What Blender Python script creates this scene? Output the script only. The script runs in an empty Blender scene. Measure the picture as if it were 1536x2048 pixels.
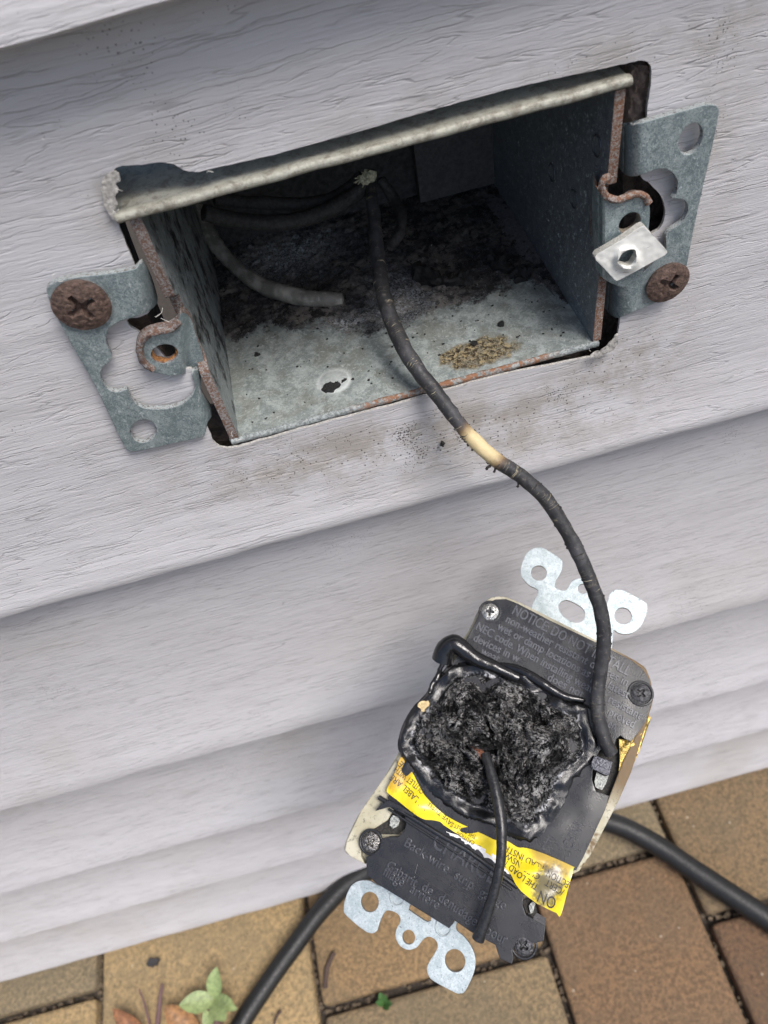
import bpy, bmesh, math, random
import numpy as np
from mathutils import Vector, Matrix, noise as mn
from mathutils.geometry import delaunay_2d_cdt
PI = math.pi
random.seed(7)
SC = bpy.context.scene
C = bpy.data.collections.new("place"); SC.collection.children.link(C)

# ------------------------------------------------------------------ camera
def rot(a, b, c):
    Rx = np.array([[1,0,0],[0,math.cos(a),-math.sin(a)],[0,math.sin(a),math.cos(a)]])
    Ry = np.array([[math.cos(b),0,math.sin(b)],[0,1,0],[-math.sin(b),0,math.cos(b)]])
    Rz = np.array([[math.cos(c),-math.sin(c),0],[math.sin(c),math.cos(c),0],[0,0,1]])
    return Rz @ Ry @ Rx
CAM = np.array([-15.2342, -111.4174, 81.5569])          # millimetres; the wall is the plane y = 0
RC = rot(0.6495, 0.1503, -0.2203); FPX = 1500.3374
cd = bpy.data.cameras.new("camera"); cam = bpy.data.objects.new("camera", cd); SC.collection.objects.link(cam)
cam.matrix_world = Matrix.Translation(Vector(CAM * .001)) @ Matrix(RC.tolist()).to_4x4()
cd.sensor_width = 36; cd.lens = FPX / 2048 * 36; cd.clip_start = .005; cd.clip_end = 200
cd.dof.use_dof = True; cd.dof.focus_distance = .150; cd.dof.aperture_fstop = 30
SC.camera = cam

# ------------------------------------------------------------------ light
SUN_EL, SUN_ROT = math.radians(61), math.radians(141)    # soft bright light from the right, in front of the wall
W = bpy.data.worlds.new("World"); SC.world = W; W.use_nodes = True
wn = W.node_tree; bg = wn.nodes['Background']
sky = wn.nodes.new('ShaderNodeTexSky'); sky.sky_type = 'NISHITA'; sky.sun_disc = False
sky.sun_elevation = SUN_EL; sky.dust_density = 3.5; sky.air_density = 1.0; sky.ozone_density = .6
sky.sun_rotation = SUN_ROT
wn.links.new(sky.outputs[0], bg.inputs[0]); bg.inputs[1].default_value = .12
sd = bpy.data.lights.new("sun", 'SUN'); sd.energy = 2.4; sd.angle = math.radians(26); sd.color = (1, .97, .94)
sun = bpy.data.objects.new("sun", sd); SC.collection.objects.link(sun)
sv = Vector((math.cos(SUN_EL) * math.sin(SUN_ROT), math.cos(SUN_EL) * math.cos(SUN_ROT), math.sin(SUN_EL)))
sun.rotation_euler = sv.to_track_quat('Z', 'Y').to_euler(); sun.location = sv * 3
SC.view_settings.view_transform = 'Standard'; SC.view_settings.look = 'None'
SC.view_settings.exposure = 0.45; SC.view_settings.gamma = 1
SC.cycles.max_bounces = 8

# ------------------------------------------------------------------ helpers: geometry
def ray(x, y):
    return RC @ np.array([(x - 768) / FPX, -(y - 1024) / FPX, -1.0])
def onY(x, y, Y=0.0):
    d = ray(x, y); return CAM + d * (Y - CAM[1]) / d[1]
def onZ(x, y, Z):
    d = ray(x, y); return CAM + d * (Z - CAM[2]) / d[2]
def onD(x, y, D):                                        # at depth D mm from the camera
    return CAM + ray(x, y) * D
def toPx(P):
    q = (np.asarray(P, float) - CAM) @ RC
    return 768 + FPX * q[0] / -q[2], 1024 - FPX * q[1] / -q[2]
DQ = np.array([-1.31, -57.43, -88.09]); DR = rot(0.3124, 0.1082, -0.7833)
DQ = np.array([-1.305378, -57.432060, -88.090655]); DR = rot(0.3059230, 0.1082881, -0.7826945)   # receptacle frame: X across, Y along, Z out of its back

def onL(px, py, L=0.0):                                  # receptacle-local point at local height L
    d = ray(px, py); n = DR[:, 2]; P0 = DQ + n * L
    t = ((P0 - CAM) @ n) / (d @ n)
    return (CAM + d * t - DQ) @ DR
def L2W(p): return DQ + DR @ np.asarray(p, float)

def tag(o, label=None, cat=None, group=None, kind=None):
    if label: o['label'] = label
    if cat: o['category'] = cat
    if group: o['group'] = group
    if kind: o['kind'] = kind
    return o
def thing(name, label, cat, loc=(0, 0, 0), R=None, group=None):
    o = bpy.data.objects.new(name, None); C.objects.link(o); o.empty_display_size = .01
    M = Matrix.Translation(Vector([c * .001 for c in loc]))
    if R is not None: M = M @ Matrix(R.tolist()).to_4x4()
    o.matrix_world = M
    return tag(o, label, cat, group)
class MB:
    """collects verts (mm), faces, material indices"""
    def __init__(s): s.v = []; s.f = []; s.mi = []
    def add(s, v, f, mi=0):
        b = len(s.v); s.v += [tuple(map(float, p)) for p in v]; s.f += [tuple(b + i for i in q) for q in f]
        s.mi += (list(mi) if hasattr(mi, '__len__') else [mi] * len(f)); return s
def obj(name, mb, mats, parent=None, loc=(0, 0, 0), ang=35, local=False):
    """mb in world mm, or in the parent's frame when local; the mesh sits at its parent's frame"""
    me = bpy.data.meshes.new(name); V = np.array(mb.v, float)
    off = np.array(loc, float)
    root = parent
    while root is not None and root.parent is not None: root = root.parent
    if not local:
        if root is not None: off = np.array(root.location) * 1000
        V = V - off
    V = V * .001
    me.from_pydata(V.tolist(), [], mb.f)
    if not isinstance(mats, (list, tuple)): mats = [mats]
    for m in mats: me.materials.append(m)
    if len(mats) > 1: me.polygons.foreach_set('material_index', mb.mi)
    me.polygons.foreach_set('use_smooth', [True] * len(me.polygons))
    if ang < 180: me.set_sharp_from_angle(angle=math.radians(ang))
    me.update()
    o = bpy.data.objects.new(name, me); C.objects.link(o)
    if parent is not None: o.parent = parent
    else: o.location = off * .001
    return o
def attr(o, name, vals):
    a = o.data.attributes.new(name, 'FLOAT', 'POINT'); a.data.foreach_set('value', np.asarray(vals, float))

def cr(pts, n=6, closed=False):
    """Catmull-Rom through points of any dimension"""
    P = [np.array(p, float) for p in pts]; N = len(P); out = []
    rng = N if closed else N - 1
    for i in range(rng):
        g = (lambda k: P[k % N]) if closed else (lambda k: P[min(max(k, 0), N - 1)])
        p0, p1, p2, p3 = g(i - 1), g(i), g(i + 1), g(i + 2)
        for k in range(n):
            t = k / n
            out.append(.5 * (2 * p1 + (p2 - p0) * t + (2 * p0 - 5 * p1 + 4 * p2 - p3) * t * t + (3 * p1 - p0 - 3 * p2 + p3) * t ** 3))
    if not closed: out.append(P[-1])
    return out
def rnd_loop(pts, amp, n=5, seed=0, closed=True):
    """smoothed loop with a fine ragged edge"""
    r = random.Random(seed); L = cr(pts, n, closed)
    return [p + np.array([r.gauss(0, amp), r.gauss(0, amp)]) for p in L]
def inside(loops, x, y):
    c = np.zeros(np.shape(x), bool)
    for L in loops:
        A = np.array(L); B = np.roll(A, -1, 0)
        for (x0, y0), (x1, y1) in zip(A, B):
            if y0 == y1: continue
            m = ((y0 > y) != (y1 > y)) & (x < (x1 - x0) * (y - y0) / (y1 - y0) + x0)
            c ^= m
    return c
def tri2d(loops, step=None, grid=None):
    """constrained triangulation of loops (first outer, rest holes) with interior points"""
    vs = []; es = []
    for L in loops:
        b = len(vs); n = len(L)
        vs += [Vector((float(p[0]), float(p[1]))) for p in L]; es += [(b + i, b + (i + 1) % n) for i in range(n)]
    A = np.array([p for L in loops for p in L]); mn_, mx = A.min(0), A.max(0)
    if grid is None and step:
        gx = np.arange(mn_[0] + step / 2, mx[0], step); gy = np.arange(mn_[1] + step / 2, mx[1], step)
    elif grid is not None: gx, gy = grid
    if step or grid is not None:
        X, Y = np.meshgrid(gx, gy); X, Y = X.ravel(), Y.ravel()
        if step:
            X = X + np.sin(Y * 12.9) * .07 * step; Y = Y + np.sin(X * 7.7) * .07 * step
        m = inside(loops, X, Y)
        vs += [Vector((float(a), float(b))) for a, b in zip(X[m], Y[m])]
    v, e, f, *_ = delaunay_2d_cdt(vs, es, [], 0, 1e-5)
    V = np.array([(p.x, p.y) for p in v]); F = np.array([list(q) for q in f if len(q) == 3])
    cen = V[F].mean(1); m = inside(loops, cen[:, 0], cen[:, 1]); F = F[m]
    a = V[F[:, 1]] - V[F[:, 0]]; b = V[F[:, 2]] - V[F[:, 0]]
    fl = (a[:, 0] * b[:, 1] - a[:, 1] * b[:, 0]) < 0
    F[fl] = F[fl][:, ::-1]
    return V, F
def sheet(loops, top, bot, step=None, grid=None, side_mi=1, flip=False):
    """2D loops -> slab: top(x,y) and bot(x,y) give 3D points"""
    V, F = tri2d(loops, step, grid); n = len(V); mb = MB()
    T = [top(*p) for p in V]; B = [bot(*p) for p in V]
    cnt = {}
    for t in F:
        for i in range(3):
            e = (int(t[i]), int(t[(i + 1) % 3])); cnt[e] = 1
    bd = [e for e in cnt if (e[1], e[0]) not in cnt]
    f1 = [tuple(map(int, t)) for t in F]; f2 = [tuple(int(i) + n for i in t[::-1]) for t in F]
    f3 = [(e[1], e[0], e[0] + n, e[1] + n) for e in bd]
    fs = f1 + f2 + f3
    if flip: fs = [q[::-1] for q in fs]
    mb.add(T + B, fs, [0] * (2 * len(F)) + [side_mi] * len(f3)); return mb
def wsheet(loops, h, th, step=10, side_mi=1):
    """image-traced outline on the wall: front face at y = h(px,py), thickness th into the wall"""
    hf = h if callable(h) else (lambda a, b: h)
    def top(a, b): return onY(a, b, hf(a, b))
    def bot(a, b): return onY(a, b, hf(a, b)) + np.array([0, th, 0])
    return sheet(loops, top, bot, step, side_mi=side_mi, flip=True)
def dsheet(loops, h, th, step=10, side_mi=1):
    """outline on the receptacle's back: upper face at local z = h, thickness th; receptacle frame"""
    hf = h if callable(h) else (lambda a, b: h)
    def top(a, b): return onL(a, b, hf(a, b))
    def bot(a, b): return onL(a, b, hf(a, b)) - np.array([0, 0, th])
    return sheet(loops, top, bot, step, side_mi=side_mi, flip=True)
def crop(ox, oy, s, pts): return [(ox + u / s, oy + v / s) for u, v in pts]
def c1(p): return crop(60, 300, 3.302, p)
def c2(p): return crop(1080, 90, 3.357, p)
def c4(p): return crop(760, 1080, 2.648, p)
def c5(p): return crop(660, 1450, 2.56, p)
def c5b(p): return crop(700, 1580, 3.84, p)
def c7(p): return crop(780, 1260, 3.339, p)
def circ_w(px, py, r, Y, n=28):                           # a true circle on the wall plane, as an image loop
    c = onY(px, py, Y); return [toPx(c + np.array([r * math.cos(a), 0, r * math.sin(a)])) for a in np.linspace(0, 2 * PI, n, endpoint=False)]
def circ_i(px, py, rx, ry, tilt=0.0, n=28):               # an oval traced directly in the image
    c, s = math.cos(tilt), math.sin(tilt)
    return [(px + rx * math.cos(a) * c - ry * math.sin(a) * s, py + rx * math.cos(a) * s + ry * math.sin(a) * c) for a in np.linspace(0, 2 * PI, n, endpoint=False)]
def circ_l(px, py, rx, L, ry=None, n=28):
    c = onL(px, py, L); ry = ry or rx
    return [toPx(L2W(c + np.array([rx * math.cos(a), ry * math.sin(a), 0]))) for a in np.linspace(0, 2 * PI, n, endpoint=False)]
def tube(path, rad, seg=20, rough=0.0, freq=1.0, caps=True, seed=0.0):
    """path: 3D mm points; rad: number or function of t in 0..1; gives MB"""
    P = np.array(path); n = len(P); T = np.gradient(P, axis=0); T /= np.linalg.norm(T, axis=1)[:, None]
    u = np.cross(T[0], [0.3, .2, 1]); u /= np.linalg.norm(u); V = []; F = []
    for i in range(n):
        u = u - T[i] * (u @ T[i]); u /= np.linalg.norm(u); w = np.cross(T[i], u)
        r = rad(i / (n - 1)) if callable(rad) else rad
        for k in range(seg):
            a = 2 * PI * k / seg; d = u * math.cos(a) + w * math.sin(a); p = P[i] + d * r
            if rough: p = p + d * rough * mn.fractal(Vector(p * freq + seed), 1.0, 2.0, 4)
            V.append(p)
    for i in range(n - 1):
        for k in range(seg):
            a = i * seg + k; b = i * seg + (k + 1) % seg; F.append((a, b, b + seg, a + seg))
    if caps:
        for i, s in ((0, -1), (n - 1, 1)):
            r = rad(i / (n - 1)) if callable(rad) else rad
            V.append(P[i] + T[i] * s * r * .45); c = len(V) - 1
            for k in range(seg):
                a = i * seg + k; b = i * seg + (k + 1) % seg; F.append((a, c, b) if s > 0 else (b, c, a))
    F = [q[::-1] for q in F]
    # orientation: make normals point outwards
    m = MB().add(V, F); a, b, c = (np.array(m.v[i]) for i in F[0][:3])
    if np.cross(b - a, c - a) @ (a - P[0]) < 0: m.f = [q[::-1] for q in m.f]
    return m
def pathpts(rows, n=10):
    """rows (px, py, kind, value) kind Y/D/L/None -> smooth 3D path; None: depth interpolated"""
    D = []
    for r in rows:
        if r[2] == 'Y': P = onY(r[0], r[1], r[3])
        elif r[2] == 'Z': P = onZ(r[0], r[1], r[3])
        elif r[2] == 'L': P = L2W(onL(r[0], r[1], r[3]))
        elif r[2] == 'D': P = onD(r[0], r[1], r[3])
        else: P = None
        D.append(None if P is None else -((P - CAM) @ RC)[2])
    idx = [i for i, d in enumerate(D) if d is not None]
    D = np.interp(range(len(D)), idx, [D[i] for i in idx])
    q = cr([(r[0], r[1], d) for r, d in zip(rows, D)], n)
    return [onD(a, b, d) for a, b, d in q]
def boxmb(x0, x1, y0, y1, z0, z1, mb=None):
    mb = mb or MB()
    v = [(x, y, z) for x in (x0, x1) for y in (y0, y1) for z in (z0, z1)]
    return mb.add(v, [(0,1,3,2),(4,6,7,5),(0,4,5,1),(2,3,7,6),(0,2,6,4),(1,5,7,3)])
def bevelled(x0, x1, y0, y1, z0, z1, w, seg=2):
    bm = bmesh.new(); m = boxmb(x0, x1, y0, y1, z0, z1)
    vs = [bm.verts.new(p) for p in m.v]
    for f in m.f: bm.faces.new([vs[i] for i in f])
    bmesh.ops.bevel(bm, geom=bm.edges[:], offset=w, segments=seg, profile=.6, affect='EDGES')
    bmesh.ops.recalc_face_normals(bm, faces=bm.faces)
    bm.verts.index_update(); r = MB().add([v.co[:] for v in bm.verts], [[v.index for v in f.verts] for f in bm.faces]); bm.free(); return r
def text_tris(body, extrude=0.0, bevel=0.0, font_scale=1.0):
    cu = bpy.data.curves.new('t', 'FONT'); cu.body = body; cu.size = font_scale; cu.extrude = extrude; cu.bevel_depth = bevel; cu.resolution_u = 3
    cu.bevel_resolution = 1
    o = bpy.data.objects.new('t', cu); C.objects.link(o)
    bpy.context.view_layer.update(); dg = bpy.context.evaluated_depsgraph_get()
    me = bpy.data.meshes.new_from_object(o.evaluated_get(dg))
    V = np.array([v.co[:] for v in me.vertices]) if len(me.vertices) else np.zeros((0, 3)); F = [tuple(p.vertices) for p in me.polygons]
    bpy.data.objects.remove(o); bpy.data.curves.remove(cu); bpy.data.meshes.remove(me); return V, F
def text_on(body, p0, p1, size, h, mb, extrude=.16, bevel=.07, up=1):
    """lettering laid on the receptacle between two image points (baseline start and end), at local height h(px,py)"""
    V, F = text_tris(body, extrude / size, bevel / size)
    if not len(V): return
    hf = h if callable(h) else (lambda a, b: h)
    a = onL(*p0, 0); b = onL(*p1, 0); d = b - a; W_ = np.linalg.norm(d); d = d / W_; n = np.array([0, 0, 1.0]); u = np.cross(n, d)
    x0, x1 = V[:, 0].min(), V[:, 0].max(); sx = W_ / (x1 - x0); out = []
    for x, y, z in V:
        p = a + d * (x - x0) * sx + u * y * size
        out.append(p + n * (hf(*toPx(L2W(p))) + z * size))
    mb.add(out, F)

# ------------------------------------------------------------------ helpers: materials
class NT:
    def __init__(s, name):
        s.m = bpy.data.materials.new(name); s.m.use_nodes = True; s.t = s.m.node_tree
        s.b = s.t.nodes['Principled BSDF']; s.out = s.t.nodes['Material Output']
        tc = s.t.nodes.new('ShaderNodeTexCoord'); mp = s.t.nodes.new('ShaderNodeMapping'); mp.inputs['Scale'].default_value = (1000,) * 3
        s.t.links.new(tc.outputs['Object'], mp.inputs['Vector']); s.mm = mp.outputs[0]
    def n(s, ty): return s.t.nodes.new(ty)
    def set(s, sock, v):
        if isinstance(v, bpy.types.NodeSocket): s.t.links.new(v, sock)
        elif isinstance(v, (tuple, list)) and len(v) == 3 and sock.type == 'RGBA': sock.default_value = (*v, 1)
        else: sock.default_value = v
    def scale(s, v, sc):
        mp = s.n('ShaderNodeMapping'); s.set(mp.inputs['Vector'], v); mp.inputs['Scale'].default_value = sc if hasattr(sc, '__len__') else (sc,) * 3; return mp.outputs[0]
    def shift(s, v, lo):
        mp = s.n('ShaderNodeMapping'); s.set(mp.inputs['Vector'], v); mp.inputs['Location'].default_value = lo; return mp.outputs[0]
    def noise(s, sc, detail=4, rough=.55, dist=0, v=None, color=False, lac=2.0):
        n = s.n('ShaderNodeTexNoise'); s.set(n.inputs['Vector'], v or s.mm); n.inputs['Scale'].default_value = sc; n.inputs['Detail'].default_value = detail
        n.inputs['Roughness'].default_value = rough; n.inputs['Distortion'].default_value = dist; n.inputs['Lacunarity'].default_value = lac
        return n.outputs['Color' if color else 'Fac']
    def vor(s, sc, v=None, feat='F1', out='Distance', rnd=1):
        n = s.n('ShaderNodeTexVoronoi'); n.feature = feat; s.set(n.inputs['Vector'], v or s.mm); n.inputs['Scale'].default_value = sc; n.inputs['Randomness'].default_value = rnd
        return n.outputs[out]
    def math(s, op, a, b=0.0, c=None):
        n = s.n('ShaderNodeMath'); n.operation = op; s.set(n.inputs[0], a); s.set(n.inputs[1], b)
        if c is not None: s.set(n.inputs[2], c)
        return n.outputs[0]
    def ramp(s, v, a, b, lo=0.0, hi=1.0, smooth=True):
        n = s.n('ShaderNodeMapRange'); n.interpolation_type = 'SMOOTHSTEP' if smooth else 'LINEAR'; s.set(n.inputs['Value'], v)
        for k, x in (('From Min', a), ('From Max', b), ('To Min', lo), ('To Max', hi)): n.inputs[k].default_value = x
        return n.outputs[0]
    def mix(s, f, a, b, mode='MIX'):
        n = s.n('ShaderNodeMix'); n.data_type = 'RGBA'; n.blend_type = mode; s.set(n.inputs['Factor'], f); s.set(n.inputs['A'], a) if False else None
        ins = [i for i in n.inputs if i.type == 'RGBA']; s.set(ins[0], a); s.set(ins[1], b)
        return [o for o in n.outputs if o.type == 'RGBA'][0]
    def attr(s, name):
        n = s.n('ShaderNodeAttribute'); n.attribute_name = name; return n.outputs['Fac']
    def xyz(s, v=None):
        n = s.n('ShaderNodeSeparateXYZ'); s.set(n.inputs[0], v or s.mm); return n.outputs
    def bump(s, h, dist=.1, strength=1.0, prev=None, bevel=None):
        n = s.n('ShaderNodeBump'); s.set(n.inputs['Height'], h); n.inputs['Distance'].default_value = dist * .001; n.inputs['Strength'].default_value = strength
        if prev is not None: s.set(n.inputs['Normal'], prev)
        elif bevel:
            b = s.n('ShaderNodeBevel'); b.samples = 4; b.inputs['Radius'].default_value = bevel * .001; s.set(n.inputs['Normal'], b.outputs[0])
        s.set(s.b.inputs['Normal'], n.outputs[0]); return n.outputs[0]
    def P(s, **k):
        for a, v in k.items():
            s.set(s.b.inputs[{'col': 'Base Color', 'rough': 'Roughness', 'metal': 'Metallic', 'spec': 'Specular IOR Level', 'coat': 'Coat Weight', 'coatr': 'Coat Roughness', 'sss': 'Subsurface Weight', 'alpha': 'Alpha', 'sheen': 'Sheen Weight'}[a]], v)
        return s.m

def m_siding(soot=False, fine=False):
    N = NT('vinyl_siding'); x = N.xyz()
    def warped(sc, amp, v):
        w = N.noise(sc, 2, .5, 0, color=True); vv = N.n('ShaderNodeVectorMath'); vv.operation = 'MULTIPLY_ADD'
        N.set(vv.inputs[0], w); vv.inputs[1].default_value = (0, 0, amp); N.set(vv.inputs[2], v); return vv.outputs[0]
    P0 = warped(.6, .42, warped(.07, 1.1, N.mm))
    def lines(sx, sz, mid, wd, off):
        a = N.noise(1.0, 2, .45, 0, N.scale(N.shift(P0, off), (sx, .03, sz)))
        return a, N.ramp(N.math('ABSOLUTE', N.math('SUBTRACT', a, mid)), 0, wd)
    k = 1.0 if not fine else 1.7
    a, g1 = lines(.030, .34 * k, .50, .016, (0, 0, 0)); b, g2 = lines(.045, .55 * k, .46, .016, (31, 7, 90)); c, g3 = lines(.07, 1.1 * k, .53, .03, (11, 77, 20))
    brk = N.ramp(N.noise(1.0, 2, .5, 0, N.scale(N.mm, (.06, .05, .22))), .38, .58)
    brk2 = N.ramp(N.noise(1.0, 2, .5, 0, N.scale(N.shift(N.mm, (9, 9, 90)), (.05, .05, .3))), .42, .6)
    d1 = N.math('MULTIPLY', N.math('SUBTRACT', 1.0, g1), brk); d2 = N.math('MULTIPLY', N.math('SUBTRACT', 1.0, g2), brk2)
    gd = N.math('MAXIMUM', d1, d2)
    h = N.math('ADD', N.math('MULTIPLY', gd, -.6), N.math('MULTIPLY', g3, .25))
    h = N.math('ADD', h, N.math('MULTIPLY', N.noise(1.0, 3, .6, 0, N.scale(P0, (.12, .2, 2.2))), .9))
    h = N.math('ADD', h, N.math('MULTIPLY', a, .8 if not fine else .8))
    N.bump(h, .14 if not fine else .13, 1)
    col = N.mix(N.noise(.02, 3, .5), (.505, .495, .51), (.565, .555, .57))
    dirt = N.math('MULTIPLY', gd, N.ramp(N.noise(.06, 3, .6), .38, .62, .10, .36) if not fine else .28)
    col = N.mix(dirt, col, (.13, .125, .125))
    col = N.mix(N.math('MULTIPLY', N.ramp(N.noise(.012, 4, .6, .4), .5, .72), .35), col, (.40, .37, .33))
    sp = N.math('LESS_THAN', N.vor(.55), N.ramp(N.noise(.03, 3, .6), .55, .78, .0, .12))
    sp2 = N.math('LESS_THAN', N.vor(1.6), N.ramp(N.noise(.05, 4, .6, 0, N.shift(N.mm, (40, 9, 3))), .52, .7, .0, .2))
    if soot:                                               # dust and dirt splashed round the cut-out
        e = N.attr('dust')
        sp3 = N.math('LESS_THAN', N.vor(1.9), N.math('MULTIPLY', e, N.ramp(N.noise(.12, 4, .6), .42, .72, 0, .42)))
        sp4 = N.math('LESS_THAN', N.vor(.8, N.shift(N.mm, (4, 4, 4))), N.math('MULTIPLY', e, .17))
        sp = N.math('MAXIMUM', N.math('MAXIMUM', sp, sp4), sp3)
        col = N.mix(N.math('MULTIPLY', N.math('MULTIPLY', e, N.ramp(N.noise(.10, 6, .75), .36, .62)), .7), col, (.29, .255, .21))
    col = N.mix(N.math('MULTIPLY', N.math('MAXIMUM', sp, sp2), .85), col, (.06, .05, .045))
    return N.P(col=col, rough=N.ramp(N.noise(.3, 4, .6), .3, .7, .38, .55), spec=.45)
def m_zinc(name, base=(.215, .275, .29), light=(.43, .50, .51), soot=0.0, bevel=.25, metal=.55, olive=False):
    N = NT(name)
    c = N.noise(.35, 5, .65, .6); f = N.noise(2.2, 4, .7, 1.5)
    fac = N.ramp(N.math('ADD', N.math('MULTIPLY', c, .4), N.math('MULTIPLY', f, .6)), .42, .60)
    col = N.mix(fac, base, light)
    wht = N.ramp(N.math('MAXIMUM', N.noise(1.3, 6, .8, .8, N.shift(N.mm, (7, 3, 9))), N.noise(1.0, 4, .8, .5, N.scale(N.mm, (3.5, 1, .9)))), .585, .65)
    col = N.mix(N.math('MULTIPLY', wht, .75), col, (.55, .6, .6))
    dk = N.ramp(N.noise(2.6, 3, .6, .2, N.shift(N.mm, (17, 31, 5))), .62, .7)
    col = N.mix(N.math('MULTIPLY', dk, .7), col, (.07, .075, .075))
    if olive:
        col = N.mix(.5, col, (.36, .345, .27)); d_ = N.ramp(N.noise(.45, 7, .82, .5), .46, .60); col = N.mix(N.math('MULTIPLY', d_, .65), col, (.13, .105, .08))
    if soot: col = N.mix(N.ramp(N.noise(.18, 6, .7), .5 - soot * .4, .62 - soot * .2), col, (.028, .027, .028))
    N.bump(N.math('ADD', f, N.math('MULTIPLY', wht, .6)), .05, .8, bevel=bevel)
    return N.P(col=col, metal=N.math('MULTIPLY', N.math('SUBTRACT', 1.0, wht), metal), rough=N.ramp(f, .3, .7, .33, .6))
def m_rust(name='rusty_edge', base=(.16, .085, .07), grey=(.30, .30, .30), k=.5):
    N = NT(name); f = N.noise(2.0, 5, .75, .8)
    col = N.mix(N.ramp(f, k - .06, k + .1), base, grey)
    col = N.mix(N.ramp(N.noise(3.4, 3, .7), .58, .7), col, (.05, .03, .03))
    N.bump(f, .22, 1, bevel=.3); return N.P(col=col, rough=.85, spec=.25)
def m_plain(name, col, rough=.5, bump=0.05, sc=2.0, var=.25, metal=0.0, spec=.5, bevel=None, coat=0):
    N = NT(name); f = N.noise(sc, 5, .65, .3)
    dark = tuple(c * (1 - var) for c in col); lite = tuple(min(1, c * (1 + var)) for c in col)
    N.bump(f, bump, 1, bevel=bevel); return N.P(col=N.mix(N.ramp(f, .3, .7), dark, lite), rough=N.ramp(N.noise(sc * 1.7, 3, .6), .3, .7, max(.05, rough - .1), min(1, rough + .12)), metal=metal, spec=spec, coat=coat)
def m_char():
    N = NT('charred_plastic')
    at = N.n('ShaderNodeAttribute'); at.attribute_name = 'flow'
    w = N.noise(.35, 4, .65, .6, color=True)
    vv = N.n('ShaderNodeVectorMath'); vv.operation = 'MULTIPLY_ADD'; N.set(vv.inputs[0], w); vv.inputs[1].default_value = (4.5, 3, 3); N.set(vv.inputs[2], at.outputs['Vector'])
    f = N.noise(1.0, 6, .72, .6, N.scale(vv.outputs[0], (1.5, .55, .55)))
    s1 = N.noise(1.0, 6, .8, .8, N.scale(vv.outputs[0], (2.2, .65, .65)))
    f2 = N.noise(2.6, 5, .8, .8)
    rid = N.math('ABSOLUTE', N.math('SUBTRACT', f, .5))
    h = N.math('ADD', N.math('MULTIPLY', rid, -5.0), N.math('ADD', N.math('MULTIPLY', f2, .35), N.math('MULTIPLY', s1, .9)))
    N.bump(N.math('MULTIPLY', h, N.ramp(N.attr('ash'), 0, .6, .03, 1)), .8, 1)
    zone = N.ramp(N.noise(.17, 4, .65, .3), .45, .52, .0, 1)
    ash = N.math('MULTIPLY', N.ramp(s1, .50, .53), N.ramp(N.noise(1.2, 4, .7, .5, N.shift(N.mm, (1, 2, 30))), .44, .50))
    col = N.mix(N.math('MULTIPLY', N.math('MULTIPLY', ash, zone), N.ramp(N.attr('ash'), .2, .6)), (.007, .007, .008), (.80, .79, .78))  # white flecks: real ash, with glossy highlights painted in among them
    col = N.mix(N.math('MULTIPLY', N.ramp(N.noise(.5, 6, .8, .5, N.shift(N.mm, (8, 1, 2))), .58, .68), N.attr('ash')), col, (.10, .095, .09))
    col = N.mix(N.math('MULTIPLY', N.attr('edge'), N.math('MULTIPLY', N.ramp(N.noise(.7, 5, .75, .6), .48, .56), N.ramp(N.noise(.12, 2, .5), .40, .58))), col, (.66, .67, .70))  # broken pale band: glints of the melted rim painted into the colour
    return N.P(col=col, rough=N.ramp(N.noise(.4, 5, .7), .38, .62, .05, .22), spec=.7)

# ================================================================== SETTING
M_sand = m_plain('joint_sand', (.045, .036, .028), .95, .6, .8, .5)
g = MB().add([(-9000, -9000, -382), (9000, -9000, -382), (9000, 9000, -382), (-9000, 9000, -382)], [(0, 1, 2, 3)])
tag(obj('ground', g, M_sand), kind='structure')

# ------------------------------------------------------------------ house wall in vinyl siding
def sm(t): t = min(1, max(0, t)); return t * t * (3 - 2 * t)
ZL = [52.0, -56.8, -151.5, -229.5, -296.0, -368.0]
def face_y(z, zt, zb):
    t = (zt - z) / (zt - zb)
    return .7 - 3.0 * t * t - 2.2 * max(0, (t - .78) / .22) ** 2 if zt == ZL[0] else 4.0 - 12.0 * t ** 3
SD1 = m_siding(True); SD2 = m_siding(False, True)
wall = thing('house_wall', 'house wall clad in pale grey wood-grained vinyl siding with a ragged rectangular cut-out for the outlet box', 'wall', (0, 0, -368))
hole_px = (rnd_loop([(230, 392), (226, 352), (240, 337), (275, 335), (318, 329), (345, 333), (370, 345), (395, 347), (430, 340), (520, 319), (600, 298), (700, 271), (800, 243), (900, 214),
                     (1000, 187), (1100, 163), (1200, 142), (1262, 129), (1287, 124), (1304, 133), (1306, 156), (1301, 190), (1296, 240), (1290, 300), (1283, 352), (1300, 368), (1322, 392), (1331, 425),
                     (1322, 455), (1290, 480), (1250, 560), (1236, 640), (1230, 680), (1212, 698), (1185, 708), (1150, 714), (1000, 744), (900, 771), (800, 799), (700, 826), (600, 852), (500, 880),
                     (470, 888), (445, 889), (428, 880), (420, 862), (410, 840), (404, 800), (395, 765), (384, 738), (350, 735), (300, 680), (262, 656), (256, 640), (285, 634), (300, 618), (284, 570), (268, 528), (251, 487), (238, 452)], .45, 5, 3))
def dustf(x, z):
    d = 0
    for cx, cz, rx, rz, k in ((8, -38, 38, 9, 1.0), (45, -30, 12, 9, .8), (56, 10, 5, 30, .7), (-25, -34, 25, 8, .6), (0, 30, 55, 4, .35), (-50, -20, 14, 20, .35), (-38, 24, 6, 8, .7), (28, -48, 30, 7, .5), (40, 29, 18, 3, .5)):
        d += k * math.exp(-((x - cx) / rx) ** 2 - ((z - cz) / rz) ** 2)
    return min(1, d)
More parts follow.
